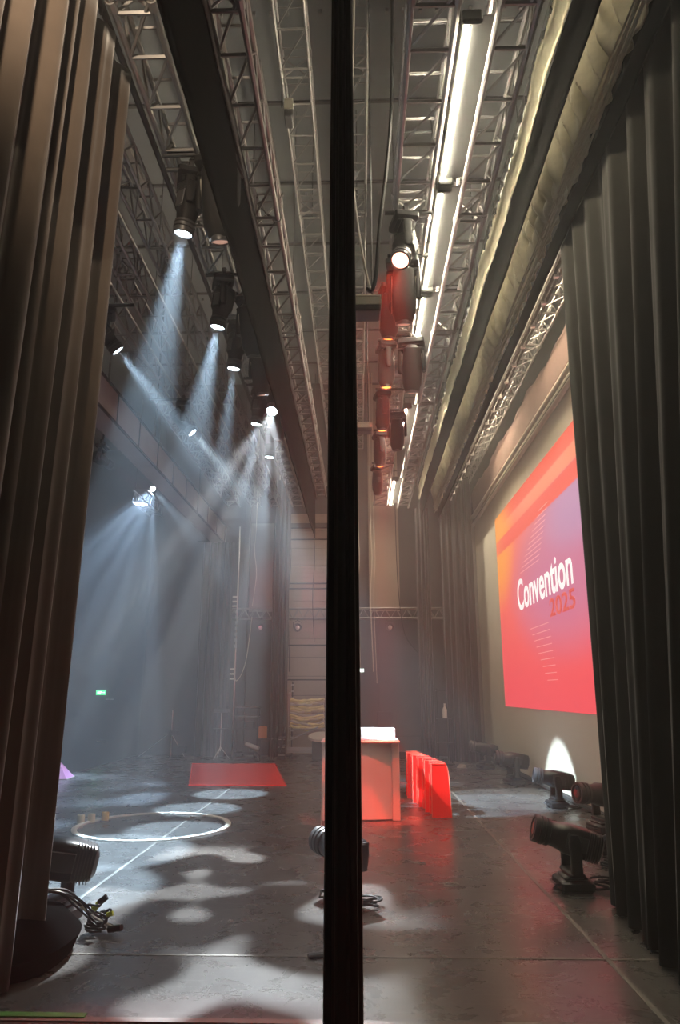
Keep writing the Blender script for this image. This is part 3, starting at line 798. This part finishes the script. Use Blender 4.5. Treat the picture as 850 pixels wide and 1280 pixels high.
moving_light('black moving light crouched at the foot of the brown left curtain', (-2.30, 5.65, 0), (-.95, -.35, .18), -.3, False, 'glass_dark', 'spot', 1.05, G3)
moving_light('black moving light mostly hidden behind the narrow middle curtain', (-0.17, 6.3, 0), (-.62, .78, .12), 0, False, 'glass_dark', 'spot', .9, G3)

# cables
def cable(label, pts, r, mt, name='cable', cat='cable', k=6, group=None):
    return tag(MB().tube(smooth_pts(pts, k), r, 6).build(name, mt, None, True), label, cat, group)
def coil(label, c, r0, loops, rc, mt, seed=0, flat=.6):
    rng = random.Random(seed); pts = []
    for i in range(loops * 10):
        a = 2 * PI * i / 10; r = r0 * (1 + .25 * math.sin(i * .37 + seed)); pts.append((c[0] + r * math.cos(a) + rng.uniform(-.01, .01), c[1] + r * .8 * math.sin(a), c[2] + rc + abs(math.sin(i * .21 + seed)) * flat * r0))
    return cable(label, pts, rc, mt, 'cable_coil', 'cable', 3)
coil('black cable coil on the floor just right of the narrow middle curtain', (0.06, 6.15, 0), .09, 4, .008, 'rubber', 1)
coil('tangled black cable behind the large floor light at the right', (2.12, 6.7, 0), .12, 4, .009, 'rubber', 2)
cable('white and black cable trailing from the large right floor light under the curtain', [(2.02, 6.75, .03), (2.1, 6.6, .06), (2.14, 6.45, .01), (2.2, 6.2, .01), (2.3, 5.9, .01)], .008, 'white_cable')
coil('small cable coil beside the black light at the screen foot', (3.08, 11.0, 0), .07, 3, .009, 'rubber', 5)
# near-left cable bundle
t = thing('cable_bundle', 'bundle of cables with yellow tags tied at the foot of the brown left curtain', 'cable', (-1.93, 5.42, 0))
for i in range(7):
    o = random.Random(i)
    a = [o.uniform(-.025, .025) for _ in range(8)]
    pts = smooth_pts([(.12 + a[0], .10 + a[1], .03), (.03 + a[2], .04 + a[3], .10 + a[0]), (-.06 + a[4], -.05 + a[1], .22 + a[2]), (-.12 + a[5], -.30, .36 + a[3] * .5), (-.22 + a[6] * .6, -.62, .40 + a[1] * .4), (-.34, -.95, .36), (-.5 + a[0], -1.4, .2)])
    MB().tube(pts, .008, 6).build('cable_strand', 'rubber' if i % 3 else 'white_cable', t, True)
for i in range(7):
    o = random.Random(40 + i); pts = [(.05 + .10 * math.cos(k_ * 1.1 + i) * o.uniform(.5, 1.1), .05 + .07 * math.sin(k_ * 1.1 + i) * o.uniform(.5, 1.1), .03 + .022 * i * o.uniform(.4, 1.3)) for k_ in range(6)]
    MB().tube(smooth_pts(pts, 4), .008, 6).build('cable_loop', 'rubber', t, True)
MB().bar((.03, .02, .16), (.06, .03, .20), .020, 10).build('yellow_tag', 'yellow_tape', t)
MB().bar((.12, .05, .12), (.16, .05, .13), .016, 10).build('yellow_tag', 'yellow_tape', t)
MB().bar((.06, .03, .20), (.11, .04, .24), .022, 10).build('plug', 'body', t)
MB().bar((.14, .04, .03), (.24, .02, .05), .022, 10).build('plug', 'body', t)

# black curtain hem bulge at left foot
cm = MB().loft([(0.005, .22, .40, 2.3, -2.12, 4.95), (.12, .27, .46, 2.2, -2.12, 4.95), (.26, .20, .36, 2.2, -2.15, 4.9), (.33, .08, .2, 2, -2.18, 4.9)])
tag(cm.build('hem_bulge', 'velvet_deep', None, True), 'black hem bulge lying at the foot of the brown left curtain', 'hem_bulge')
tag(MB().box((-2.0, 4.16, .012), (1.1, .05, .006)).build('tape_strip', 'green_tape'), 'strip of green tape on the floor at the bottom left corner', 'tape')

# overhead cables & small floods
cable('white cable hanging in a long curve beside the narrow middle curtain', [(-.01, 5.0, 8.65), (-.01, 5.0, 7.8), (-.03, 5, 6.9), (-.04, 5, 6.06), (.0, 5, 5.5), (.06, 5, 5.04), (.11, 5, 4.81), (.145, 5, 4.84)], .011, 'white_cable')
cable('black cable hanging from above and looping under the white one', [(.34, 5, ZC), (.34, 5, 8.9), (.34, 5, 7.79), (.31, 5, 6.63), (.26, 5, 6.0), (.19, 5, 5.4), (.155, 5, 4.95), (.12, 5, 4.80), (.08, 5, 4.82)], .018, 'rubber')
def flood(label, loc, w, d, h, sx=.05):
    t = thing('flood_light', label, 'stage light', loc, group='small white-topped floods by the middle curtain')
    MB().box((0, 0, 0), (w, d, h), None, .012).build('housing', 'body_mid', t)
    MB().box((0, -.01, h / 2 + .012), (w * 1.01, d * 1.02, .025), None, .006).box((0, -d / 2 - .008, h * .2), (w, .012, h * .55)).build('front_panel', 'cream_sheet', t)
    MB().bar((sx, 0, h / 2), (sx, 0, 8.65 - loc[2]), .008).build('suspension', 'dark_steel', t)
flood('white-topped flood box right of the middle curtain below the looped cables', (.08, 5.35, 4.83), .24, .2, .12)
flood('smaller white-topped flood box right of the middle curtain, farther away', (.08, 8.4, 4.93), .19, .16, .09)
flood('pale flood box hanging left of the middle curtain between trusses', (-.78, 6.7, 8.2), .10, .2, .22, -.09)

# ------------------------------------------------------------------ stage objects
# white hoop
pts = []
t = tag(MB().lathe([(.92, .002), (.98, .002), (.985, .018), (.95, .026), (.917, .018), (.92, .002)], Matrix.Translation((-2.65, 9.53, 0)), 96).build('floor_ring', 'ring', None, True),
        'large white ring lying on the dark stage floor', 'ring')
# rug
rm = MB()
a = [(-3.12, 13.45), (-1.33, 13.84), (-2.02, 17.6), (-3.95, 17.2)]
a = [(-3.14, 13.5), (-1.36, 13.5), (-2.02, 17.4), (-4.0, 17.4)]
def slab(mb, poly, z0, z1):
    n = len(poly); mb.add([(x, y, z0) for x, y in poly] + [(x, y, z1) for x, y in poly], [tuple(range(n - 1, -1, -1)), tuple(range(n, 2 * n))] + [(i, (i + 1) % n, n + (i + 1) % n, n + i) for i in range(n)]); return mb
t = thing('floor_mat', 'bright red rectangular mat on the dark stage floor', 'mat', (0, 0, 0))
slab(MB(), a, .001, .018).build('surface', 'red_mat', t)
eb = MB().tube([(x, y, .018) for x, y in a], .014, 6, True); eb.build('edge_binding', 'red_acrylic_glow', t)
# three small card rolls
for x, y, mt, lab in ((-3.66, 9.72, 'cream_cup', 'cream tape roll left of the white ring, leftmost of three'), (-3.55, 9.80, 'cream_cup', 'cream tape roll between the other two by the white ring'), (-3.42, 9.95, 'yellow_cup', 'amber tape roll by the white ring, nearest to it')):
    t = thing('tape_roll', lab, 'tape roll', (x, y, 0), group='small rolls beside the white ring')
    MB().lathe([(.024, 0), (.045, 0), (.048, .01), (.048, .095), (.044, .105), (.024, .105), (.024, 0)], None, 20).build('tape', mt, t, True)
    MB().lathe([(.019, .002), (.024, .002), (.024, .103), (.019, .103), (.019, .002)], None, 20).build('core', 'white_paint', t, True)
# lilac pyramid
t = thing('display_wedge', 'lilac triangular wedge standing at the edge of the stage far left', 'decoration', (-6.02, 14.6, 0))
MB().add([(-.3, -.35, 0), (.27, -.25, 0), (.2, .3, 0), (-.3, .3, 0), (-.04, 0, .36)], [(3, 2, 1, 0), (0, 1, 4), (1, 2, 4), (2, 3, 4), (3, 0, 4)]).build('panel', 'lilac', t)
MB().tube([(-.3, -.35, .01), (.27, -.25, .01), (.2, .3, .01), (-.3, .3, .01)], .01, 6, True).build('rim', 'white_paint', t)

# counter
t = thing('bar_counter', 'white curved reception counter glowing pink beside the narrow middle curtain', 'counter', (0, 0, 0))
def curved(mb, x0, x1, y0, bulge, z0, z1, th, n=14):
    vs = []; fs = []
    for i in range(n + 1):
        u = i / n; x = x0 + (x1 - x0) * u; y = y0 - bulge * math.sin(PI * u)
        for dy in (0, th):
            for z_ in (z0, z1): vs.append((x, y + dy, z_))
    for i in range(n):
        k_ = i * 4; q = k_ + 4
        fs += [(k_, q, q + 1, k_ + 1), (k_ + 2, k_ + 3, q + 3, q + 2), (k_ + 1, q + 1, q + 3, k_ + 3), (k_, k_ + 2, q + 2, q)]
    fs += [(0, 1, 3, 2), (n * 4, n * 4 + 2, n * 4 + 3, n * 4 + 1)]
    return mb.add(vs, fs)
curved(MB(), -.42, .42, 10.03, .07, .02, .985, .03).build('front_panel', 'counter', t, True)
MB().box((.475, 10.25, .50), (.105, .55, 1.0), None, .012).build('end_panel', 'counter_rim', t)
MB().box((-.475, 10.25, .50), (.105, .55, 1.0), None, .012).build('end_panel', 'counter_rim', t)
MB().box((0, 10.22, 1.005), (1.07, .66, .035), None, .012).build('worktop', 'counter_rim', t)
MB().box((0, 10.85, 1.03), (1.02, .04, .24), None, .01).box((.49, 10.70, 1.03), (.04, .32, .24), None, .01).box((-.49, 10.70, 1.03), (.04, .32, .24), None, .01).build('raised_rim', 'counter_rim', t)
MB().box((0, 10.72, .5), (.9, .04, .9)).box((0, 10.5, .35), (.86, .4, .03)).build('inner_shelf', 'counter', t)

# stools
def make_stool():
    t = thing('bar_stool', 'glossy red acrylic stool nearest the camera in the row beside the counter', 'stool', (0, 0, 0), group='red acrylic stools in a row')
    W, Hh = .25, .70
    def plate(y, th, taper, nm):
        # outline in x-z with rounded upper right corner
        out = [(-W / 2, 0), (W / 2 + .02, 0), (W / 2, Hh - .18), (W / 2 - .01, Hh - .08), (W / 2 - .03, Hh - .02), (W / 2 - .06, Hh), (-W / 2 + .01, Hh)]
        n = len(out); mb = MB()
        mb.add([(x, y - th / 2 + taper * z_ / Hh, z_) for x, z_ in out] + [(x, y + th / 2 + taper * z_ / Hh, z_) for x, z_ in out],
               [tuple(range(n)), tuple(range(2 * n - 1, n - 1, -1))] + [(i, i + n, (i + 1) % n + n, (i + 1) % n) for i in range(n)])
        return mb.build(nm, 'red_acrylic_glow', t)
    plate(-.16, .02, .03, 'front_leg_panel'); plate(.16, .02, -.03, 'rear_leg_panel')
    MB().box((-.01, 0, Hh - .012), (W - .04, .30, .024), None, .008).build('seat', 'red_acrylic_glow', t)
    MB().add([(-W / 2, -.171, .38), (W / 2 + .01, -.174, .13), (W / 2 + .01, -.180, .10), (-W / 2, -.176, .35), ], [(0, 1, 2, 3)]).box((-W / 2 + .012, 0, .60), (.02, .29, .12)).box((-W / 2 + .012, 0, .22), (.02, .31, .04)).build('side_brace', 'red_acrylic_glow', t)
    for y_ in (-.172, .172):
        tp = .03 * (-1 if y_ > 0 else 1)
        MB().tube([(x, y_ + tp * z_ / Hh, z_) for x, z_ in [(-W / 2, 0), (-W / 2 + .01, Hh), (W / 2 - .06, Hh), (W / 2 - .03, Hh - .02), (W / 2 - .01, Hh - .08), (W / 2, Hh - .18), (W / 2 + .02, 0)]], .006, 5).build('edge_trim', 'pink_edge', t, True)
    return t
st = make_stool(); st.location = (1.10, 10.45, 0)
for i, lab in enumerate(('second red stool from the camera in the row beside the counter', 'middle red stool of the row of five', 'fourth red stool from the camera, nearly hidden in the row', 'farthest red stool of the row, showing mostly its left edge')):
    new_like(st, (1.10 - .055 * (i + 1), 10.45 + .44 * (i + 1), 0), (0, 0, 0), lab)
# pale curved wire by the counter
cable('thin cream cable curving down to the stage floor left of the narrow middle curtain', [(-.40, 9.95, 1.01), (-.40, 9.7, .95), (-.47, 9.5, .55), (-.50, 9.5, .2), (-.50, 9.5, .01)], .008, 'white_cable')

# ------------------------------------------------------------------ far equipment
# cart with hoses
t = thing('equipment_cart', 'wheeled cart at the far end loaded with a thick bundle of yellowish hoses', 'cart', (-1.38, 19.0, 0))
MB().box((0, 0, .19), (1.0, .6, .05), None, .01).box((0, -.28, .26), (1.0, .04, .08)).build('deck', 'chrome', t)
for x in (-.42, .42):
    for y in (-.24, .24):
        MB().lathe([(.0, -.02), (.05, -.02), (.055, 0), (.05, .02), (0, .02)], Matrix.Translation((x, y, .058)) @ Matrix.Rotation(PI / 2, 4, 'Y'), 16).box((x, y, .13), (.03, .05, .07)).build('castor', 'rubber', t, True)
for x in (-.48, .48):
    MB().bar((x, -.25, .2), (x, -.25, 1.65), .016).bar((x, .25, .2), (x, .25, 1.65), .016).bar((x, -.25, 1.65), (x, .25, 1.65), .016).bar((x, -.25, .8), (x, .25, .8), .016).build('upright', 'chrome', t, True)
MB().bar((-.48, -.25, .75), (.48, -.25, .75), .014).bar((-.48, -.27, .45), (.3, -.27, .8), .02).build('rail', 'chrome', t, True)
rng = random.Random(3)
for i in range(26):
    z_ = .82 + (i % 13) * .055; y_ = -.2 + (i // 13) * .16; sag = rng.uniform(.02, .1)
    pts = [(-.44 + .88 * u + rng.uniform(-.01, .01), y_ + rng.uniform(-.04, .04), z_ - sag * math.sin(PI * u) + rng.uniform(-.02, .02)) for u in [k_ / 7 for k_ in range(8)]]
    MB().tube(smooth_pts(pts, 3), .032, 7).build('hose', ('hose', 'hose', 'white_cable', 'cream_cup')[i % 4], t, True)
tag(MB().loft([(-.02, .25, .14, 2, 0, 0), (.0, .36, .2, 2, 0, 0), (.05, .34, .19, 2, 0, 0), (.09, .2, .1, 2, 0, 0)], Matrix.Translation((-.98, 18.55, .55)) @ Matrix.Rotation(.5, 4, 'X')).build('reflector_dish', 'white_paint', None, True),
    'white oval dish leaning on the hose cart by the middle curtain', 'dish')
tag(MB().box((-.98, 18.7, .24), (.5, .3, .48), None, .02).box((-.98, 18.53, .3), (.4, .03, .3)).build('flight_case', 'body_mid', None), 'dark case below the white oval dish', 'case')
# road boxes stack left of cart
for i, (z_, lab) in enumerate(((0, 'lowest small grey box left of the hose cart'), (.19, 'second small grey box in the stack left of the hose cart'), (.38, 'top small grey box in the stack left of the hose cart'))):
    t = thing('storage_box', lab, 'box', (-2.0, 18.7, z_), group='grey boxes left of the hose cart')
    MB().box((0, 0, .09), (.18, .26, .17), None, .012).build('shell', 'body_mid', t); MB().box((0, -.135, .12), (.16, .008, .02)).build('trim_edge', 'chrome', t)
t = thing('light_stand', 'thin stand with shiny clamps behind the left end of the hose cart', 'stand', (-1.83, 19.5, 0))
MB().bar((0, 0, 0), (0, 0, 1.95), .018).build('pole', 'dark_steel', t)
for i in range(9): MB().box((.0, -.03, .5 + i * .17), (.07, .05, .035)).build('clamp', 'chrome', t)
MB().bar((-.2, -.1, .02), (.2, .1, .02), .015).bar((-.2, .1, .02), (.2, -.1, .02), .015).build('foot', 'dark_steel', t)

# shelf cart
t = thing('shelf_trolley', 'black metal shelf trolley with small gear, left of the orange carton', 'trolley', (-2.95, 18.9, 0))
for x in (-.3, .3):
    for y in (-.2, .2): MB().bar((x, y, .05), (x, y, 1.3), .014).build('post', 'dark_steel', t)
for z_ in (.15, .75, 1.05, 1.28): MB().box((0, 0, z_), (.62, .42, .02)).bar((-.3, -.21, z_ + .02), (.3, -.21, z_ + .02), .010).build('shelf', 'chrome' if z_ > 1 else 'dark_steel', t)
MB().box((0, 0, .03), (.5, .35, .04)).build('castor_frame', 'rubber', t)
for i, (x, z_, lab) in enumerate(((-.15, .76, 'small black gear box on the trolley shelf, left'), (.1, .76, 'small black gear box on the trolley shelf, right'), (.0, .16, 'black gear box low on the trolley'))):
    tag(MB().box((-2.95 + x, 18.85, z_ + .09), (.18, .2, .16), None, .012).lathe([(.0, 0), (.03, 0), (.03, .012), (0, .012)], Matrix.Translation((-2.95 + x, 18.75, z_ + .1)) @ Matrix.Rotation(PI / 2, 4, 'X'), 12).build('gear_box', 'body_mid'), lab, 'gear box')
t = thing('music_stand', 'grey music stand with flat desk standing left of the shelf trolley', 'stand', (-3.6, 18.75, 0))
MB().bar((0, 0, .2), (0, 0, 1.15), .012).build('pole', 'chrome', t)
for a_ in (0, 2.1, 4.2): MB().bar((0, 0, .3), (.25 * math.cos(a_), .25 * math.sin(a_), .01), .010).build('leg', 'chrome', t)
MB().box((0, 0, 1.2), (.42, .03, .1), (-.3, 0, 0)).box((0, 0, .75), (.4, .2, .02)).build('desk', 'body_mid', t)
t = thing('small_table', 'small dark table carrying the orange carton', 'table', (-2.42, 18.55, 0))
MB().box((0, 0, .52), (.36, .34, .03)).build('tabletop', 'body_mid', t)
for x in (-.15, .15):
    for y in (-.14, .14): MB().bar((x, y, 0), (x, y, .51), .012).build('leg', 'dark_steel', t)
t = thing('carton', 'orange carton standing on the small dark table', 'box', (-2.48, 18.5, .535))
MB().box((0, 0, .14), (.2, .16, .28), None, .006).build('carton_body', 'orange', t); MB().box((0, -.0, .285), (.14, .16, .02)).build('flap', 'orange', t)
t = thing('folded_lamp', 'tilted black lamp with pale barrel on the floor by the trolley', 'lamp', (-2.65, 18.2, 0))
MB().bar((-.22, 0, .42), (.12, 0, .28), .055, 14, .07).build('barrel', 'chrome', t, True); MB().bar((.0, 0, 0), (0, 0, .32), .02).box((0, 0, .02), (.3, .25, .03)).build('foot', 'body', t)
# folding chairs leaning
for i, lab in enumerate(('folded black chair leaning at the far leg curtain, left one', 'folded black chair leaning at the far leg curtain, right one')):
    t = thing('folding_chair', lab, 'chair', (-2.2 + i * .14, 18.6, 0), (.0, .12 + .1 * i, 0), group='folded chairs by the leg curtain')
    MB().tube([(-.04, -.18, 0), (-.04, -.18, .85), (-.04, .18, .85), (-.04, .18, 0)], .012).build('frame', 'dark_steel', t)
    MB().box((-.02, 0, .35), (.03, .34, .34), None, .01).build('seat', 'body', t); MB().box((-.04, 0, .74), (.02, .34, .16), None, .008).build('backrest', 'body', t)

# lighting boom / ladder left of the shelf trolley
t = thing('cable_ladder', 'thin vertical boom with bright rungs and hanging cables at the far end', 'boom', (-3.55, 19.5, 0))
MB().bar((.12, 0, 0), (.12, 0, 6.3), .02).build('mast', 'chrome', t)
for grp, z0 in ((0, 2.02), (1, 4.0)):
    for i in range(3): MB().box((-.02, -.04, z0 + i * .13), (.26, .05, .045)).build('rung', 'white_paint', t)
for i in range(7): MB().box((.12, -.04, 2.9 + i * .16), (.05, .05, .09)).build('clip', 'chrome', t)
MB().tube(smooth_pts([(.14, -.03, 3.7), (.12, -.03, 2.2), (.22, -.03, 2.0), (.42, -.03, 2.5), (.55, -.03, 3.7)]), .012).build('cable_loop', 'white_cable', t, True)
for x, lab in ((-2.95, 'long pale rope hanging before the grey wall panel at the far end'), (-2.3, 'pale rope hanging along the tall far leg curtain')):
    cable(lab, [(x, 19.45, ZC), (x, 19.45, 6.6), (x - .03, 19.45, 5.6), (x + .04, 19.45, 4.9), (x - .05, 19.45, 4.0)], .010, 'white_cable', 'rope', 'rope')
# hanging ropes at the right
for x, z0, lab, r_ in ((.33, 2.2, 'knotted rope hanging left of the far end wall panel right of the middle curtain', .016), (.42, 1.9, 'second pale rope hanging beside the knotted rope', .010), (-.02, 2.3, 'thin pale rope near the middle curtain at the far end', .009), (-1.95, 2.2, 'dark rope hanging along the left of the shutter door', .012), (-1.28, 3.0, 'thin dark rope in front of the shutter door', .010)):
    cable(lab, [(x, 19.3, ZC), (x, 19.3, 6.6), (x + .03, 19.3, 5.3), (x - .02, 19.3, 4.2), (x + .04, 19.3, z0)], r_, 'rubber' if 'dark' in lab else 'white_cable', 'rope', 'rope')
cable('black cable swagging across the end wall left of the narrow leg curtain', [(1.05, 19.4, ZC), (1.05, 19.4, 6.2), (1.1, 19.4, 4.3), (1.25, 19.4, 3.2), (1.6, 19.4, 2.7)], .012, 'rubber')
# round lamps hanging from the back truss
for x, z_, lab in ((-1.72, 3.4, 'round lamp under the back truss before the shutter door'), (-2.75, 3.4, 'round lamp under the back truss left of the dark leg curtain'), (.84, 3.4, 'round lamp under the back truss right of the middle curtain')):
    t = thing('round_lamp', lab, 'stage light', (x, 19.45, z_), group='round lamps under the back truss')
    Mx = Matrix.Rotation(PI / 2, 4, 'X')
    MB().lathe([(.03, -.16), (.06, -.14), (.10, 0), (.115, .02), (.10, .02), (.085, -.01)], Mx, 18).build('lamp_can', 'body_mid', t, True)
    MB().lathe([(.06, 0.0), (.03, .012), (0, .014)], Mx, 16).build('lens', 'chrome', t, True)
    MB().tube([(-.12, 0, 0), (-.12, 0, .14), (0, 0, .2), (.12, 0, .14), (.12, 0, 0)], .009).bar((0, 0, .2), (0, .10, .29), .014).build('bracket', 'dark_steel', t)
# wall devices right of the middle curtain
tag(MB().box((.03, 19.73, 2.25), (.16, .04, .09)).build('emergency_light', 'white_lit'), 'small glowing white emergency light on the far wall', 'light')
tag(MB().box((.66, 19.85, .95), (.4, .1, .42), None, .01).box((.66, 19.79, .95), (.34, .02, .36)).build('switch_cabinet', 'body_mid'), 'grey cabinet on the end wall above the counter', 'cabinet')
t = thing('handrail', 'thin grey handrail at the foot of the end wall behind the stools', 'rail', (1.1, 19.3, 0))
MB().bar((-.3, 0, .55), (.55, 0, .55), .012).bar((.55, 0, 0), (.55, 0, 1.15), .014).bar((-.3, 0, 0), (-.3, 0, .55), .012).build('rail', 'dark_steel', t)
MB().box((.1, 0, .08), (.9, .25, .16)).build('plinth', 'body', t)
# dark stand with white bottle, right of narrow leg
t = thing('gear_stand', 'black equipment stand beside the red-lit leg curtain', 'stand', (2.02, 17.5, 0))
for x in (-.16, .16): MB().bar((x, 0, 0), (x, 0, 1.75), .014).build('post', 'dark_steel', t)
for z_ in (.5, 1.05, 1.7): MB().box((0, 0, z_), (.36, .2, .02)).build('shelf', 'body_mid', t)
MB().box((0, 0, .02), (.4, .3, .03)).build('foot_plate', 'body', t)
t = thing('bottle', 'white plastic bottle standing on the black equipment stand', 'bottle', (2.03, 17.45, 1.06))
MB().lathe([(0, 0), (.05, 0), (.055, .02), (.055, .2), (.02, .27), (.02, .30)], None, 16).build('bottle_body', 'white_paint', t, True); MB().lathe([(.022, .30), (.022, .34), (0, .342)], None, 12).build('cap', 'white_paint', t, True)
for x, y, lab in ((1.75, 17.6, 'crumpled pale rag on the floor at the narrow leg curtain'), (2.3, 16.9, 'crumpled pale rag on the floor near the red-lit curtain')):
    rg_ = random.Random(int(x * 10)); mb = MB().loft([(.0, .10, .08, 2, 0, 0), (.05, .09, .07, 2, .02, 0), (.08, .04, .03, 2, 0, .01)], None, 12)
    mb.v = [(a_ + rg_.uniform(-.015, .015) + x, b_ + rg_.uniform(-.015, .015) + y, c_) for a_, b_, c_ in mb.v]
    tag(mb.build('rag', 'white_cable', None, True), lab, 'rag')

# tripod with brace left at the stage end
t = thing('tripod_stand', 'grey tripod stand with a slanting brace against the dark blue wall far left', 'stand', (-5.0, 19.2, 0))
MB().bar((0, 0, 0), (0, 0, 1.2), .014).build('pole', 'chrome', t)
for a_, b_ in (((-.85, .0, .02), (-.05, 0, .62)), ((.35, .1, .02), (0, 0, .6)), ((.1, -.3, .02), (0, 0, .6))): MB().bar(a_, b_, .012).build('leg', 'chrome', t)
MB().box((0.05, 0, .62), (.24, .1, .1)).box((.3, 0, .2), (.2, .15, .16)).build('bracket', 'body_mid', t)
for x, z_, lab in ((-5.6, 0, 'flat grey floor plate at the end of the stage, far left'), (-4.85, 0, 'flat grey floor plate beside the tripod stand')):
    tag(MB().box((x, 18.95, .02), (.35, .25, .035), None, .01).bar((x - .1, 18.95, .035), (x - .1, 18.95, .09), .02).build('floor_plate', 'body_mid'), lab, 'plate')
# exit sign on auditorium end wall
t = thing('exit_sign', 'small glowing green exit sign on the dark wall far left', 'sign', (-9.43, 25.93, 1.66))
MB().box((0, 0, 0), (.34, .06, .17), None, .01).build('sign_box', 'green_lit', t)
pm = MB().box((-.09, -.035, 0), (.05, .006, .07)).box((-.02, -.035, -.01), (.06, .006, .09)).box((.02, -.035, .02), (.05, .006, .02)).box((.10, -.035, 0), (.07, .006, .025)).add([(.13, -.037, .03), (.16, -.037, 0), (.13, -.037, -.03)], [(0, 1, 2)])
pm.build('pictogram', 'white_lit', t)
for x, z_, lab in ((-9.1, 1.42, 'tiny pale wall plate just under the exit sign'), (-9.3, -.05, 'tiny pale wall plate low on the dark wall far left')):
    tag(MB().box((x, 25.97, z_), (.3, .04, .04), None, .005).build('wall_plate', 'white_paint'), lab, 'plate')
# floor chalk marks
ck = MB(); rg_ = random.Random(9)
for cx_, cy_ in ((.55, 7.7), (.8, 6.9), (.65, 6.3), (.2, 9.0), (.45, 8.3)):
    pts = [(cx_ + rg_.uniform(-.12, .12), cy_ + rg_.uniform(-.1, .1), .0012) for _ in range(5)]
    ck.tube(smooth_pts(pts, 5), .004, 4)
tag(ck.build('chalk_mark', 'chalk'), 'faint white chalk scribbles on the floor in front of the counter', 'chalk', kind='stuff')
tag(MB().box((-.28, 5.06, .012), (.14, .05, .02), (0, 0, .3), .006).build('tape_scrap', 'rubber'), 'small black scrap lying on the floor seam left of the middle curtain', 'scrap')

# ------------------------------------------------------------------ extra practical light: backstage work lights above and behind the camera
def area(name, loc, target, power, col, sx, sy):
    l = bpy.data.lights.new(name, 'AREA'); l.shape = 'RECTANGLE'; l.size = sx; l.size_y = sy; l.energy = power; l.color = col
    o = bpy.data.objects.new(name, l); C.objects.link(o); o.location = loc
    o.rotation_euler = (Vector(target) - Vector(loc)).to_track_quat('-Z', 'Y').to_euler(); return o

w = bpy.data.worlds.new('dark_hall'); S.world = w; w.use_nodes = True
w.node_tree.nodes['Background'].inputs['Color'].default_value = (.5, .55, .6, 1); w.node_tree.nodes['Background'].inputs['Strength'].default_value = 0.0
# thin theatre haze fills the whole hall
hz = w.node_tree.nodes.new('ShaderNodeVolumePrincipled')
hz.inputs['Color'].default_value = (0.85, 0.86, 0.87, 1); hz.inputs['Density'].default_value = 0.0145; hz.inputs['Anisotropy'].default_value = 0.25
w.node_tree.links.new(hz.outputs[0], w.node_tree.nodes['World Output'].inputs['Volume'])

# ------------------------------------------------------------------ camera
cam = bpy.data.cameras.new('camera'); co = bpy.data.objects.new('camera', cam); C.objects.link(co)
cam.sensor_fit = 'VERTICAL'; cam.sensor_height = 24; cam.lens = 870 / 1280 * 24; cam.clip_start = .05; cam.clip_end = 200
co.location = (0, 0, 1.65); co.rotation_euler = (rad(90 + 14.562), 0, rad(1.593))
S.camera = co
S.view_settings.view_transform = 'Standard'; S.view_settings.look = 'None'; S.view_settings.gamma = 1; S.view_settings.use_curve_mapping = False
S.view_settings.exposure = 0.6
S.cycles.volume_bounces = 1; S.cycles.max_bounces = 6; S.cycles.diffuse_bounces = 3; S.cycles.glossy_bounces = 3
S.cycles.sample_clamp_indirect = 4; S.cycles.use_denoising = True
try: S.cycles.use_light_tree = True
except Exception: pass
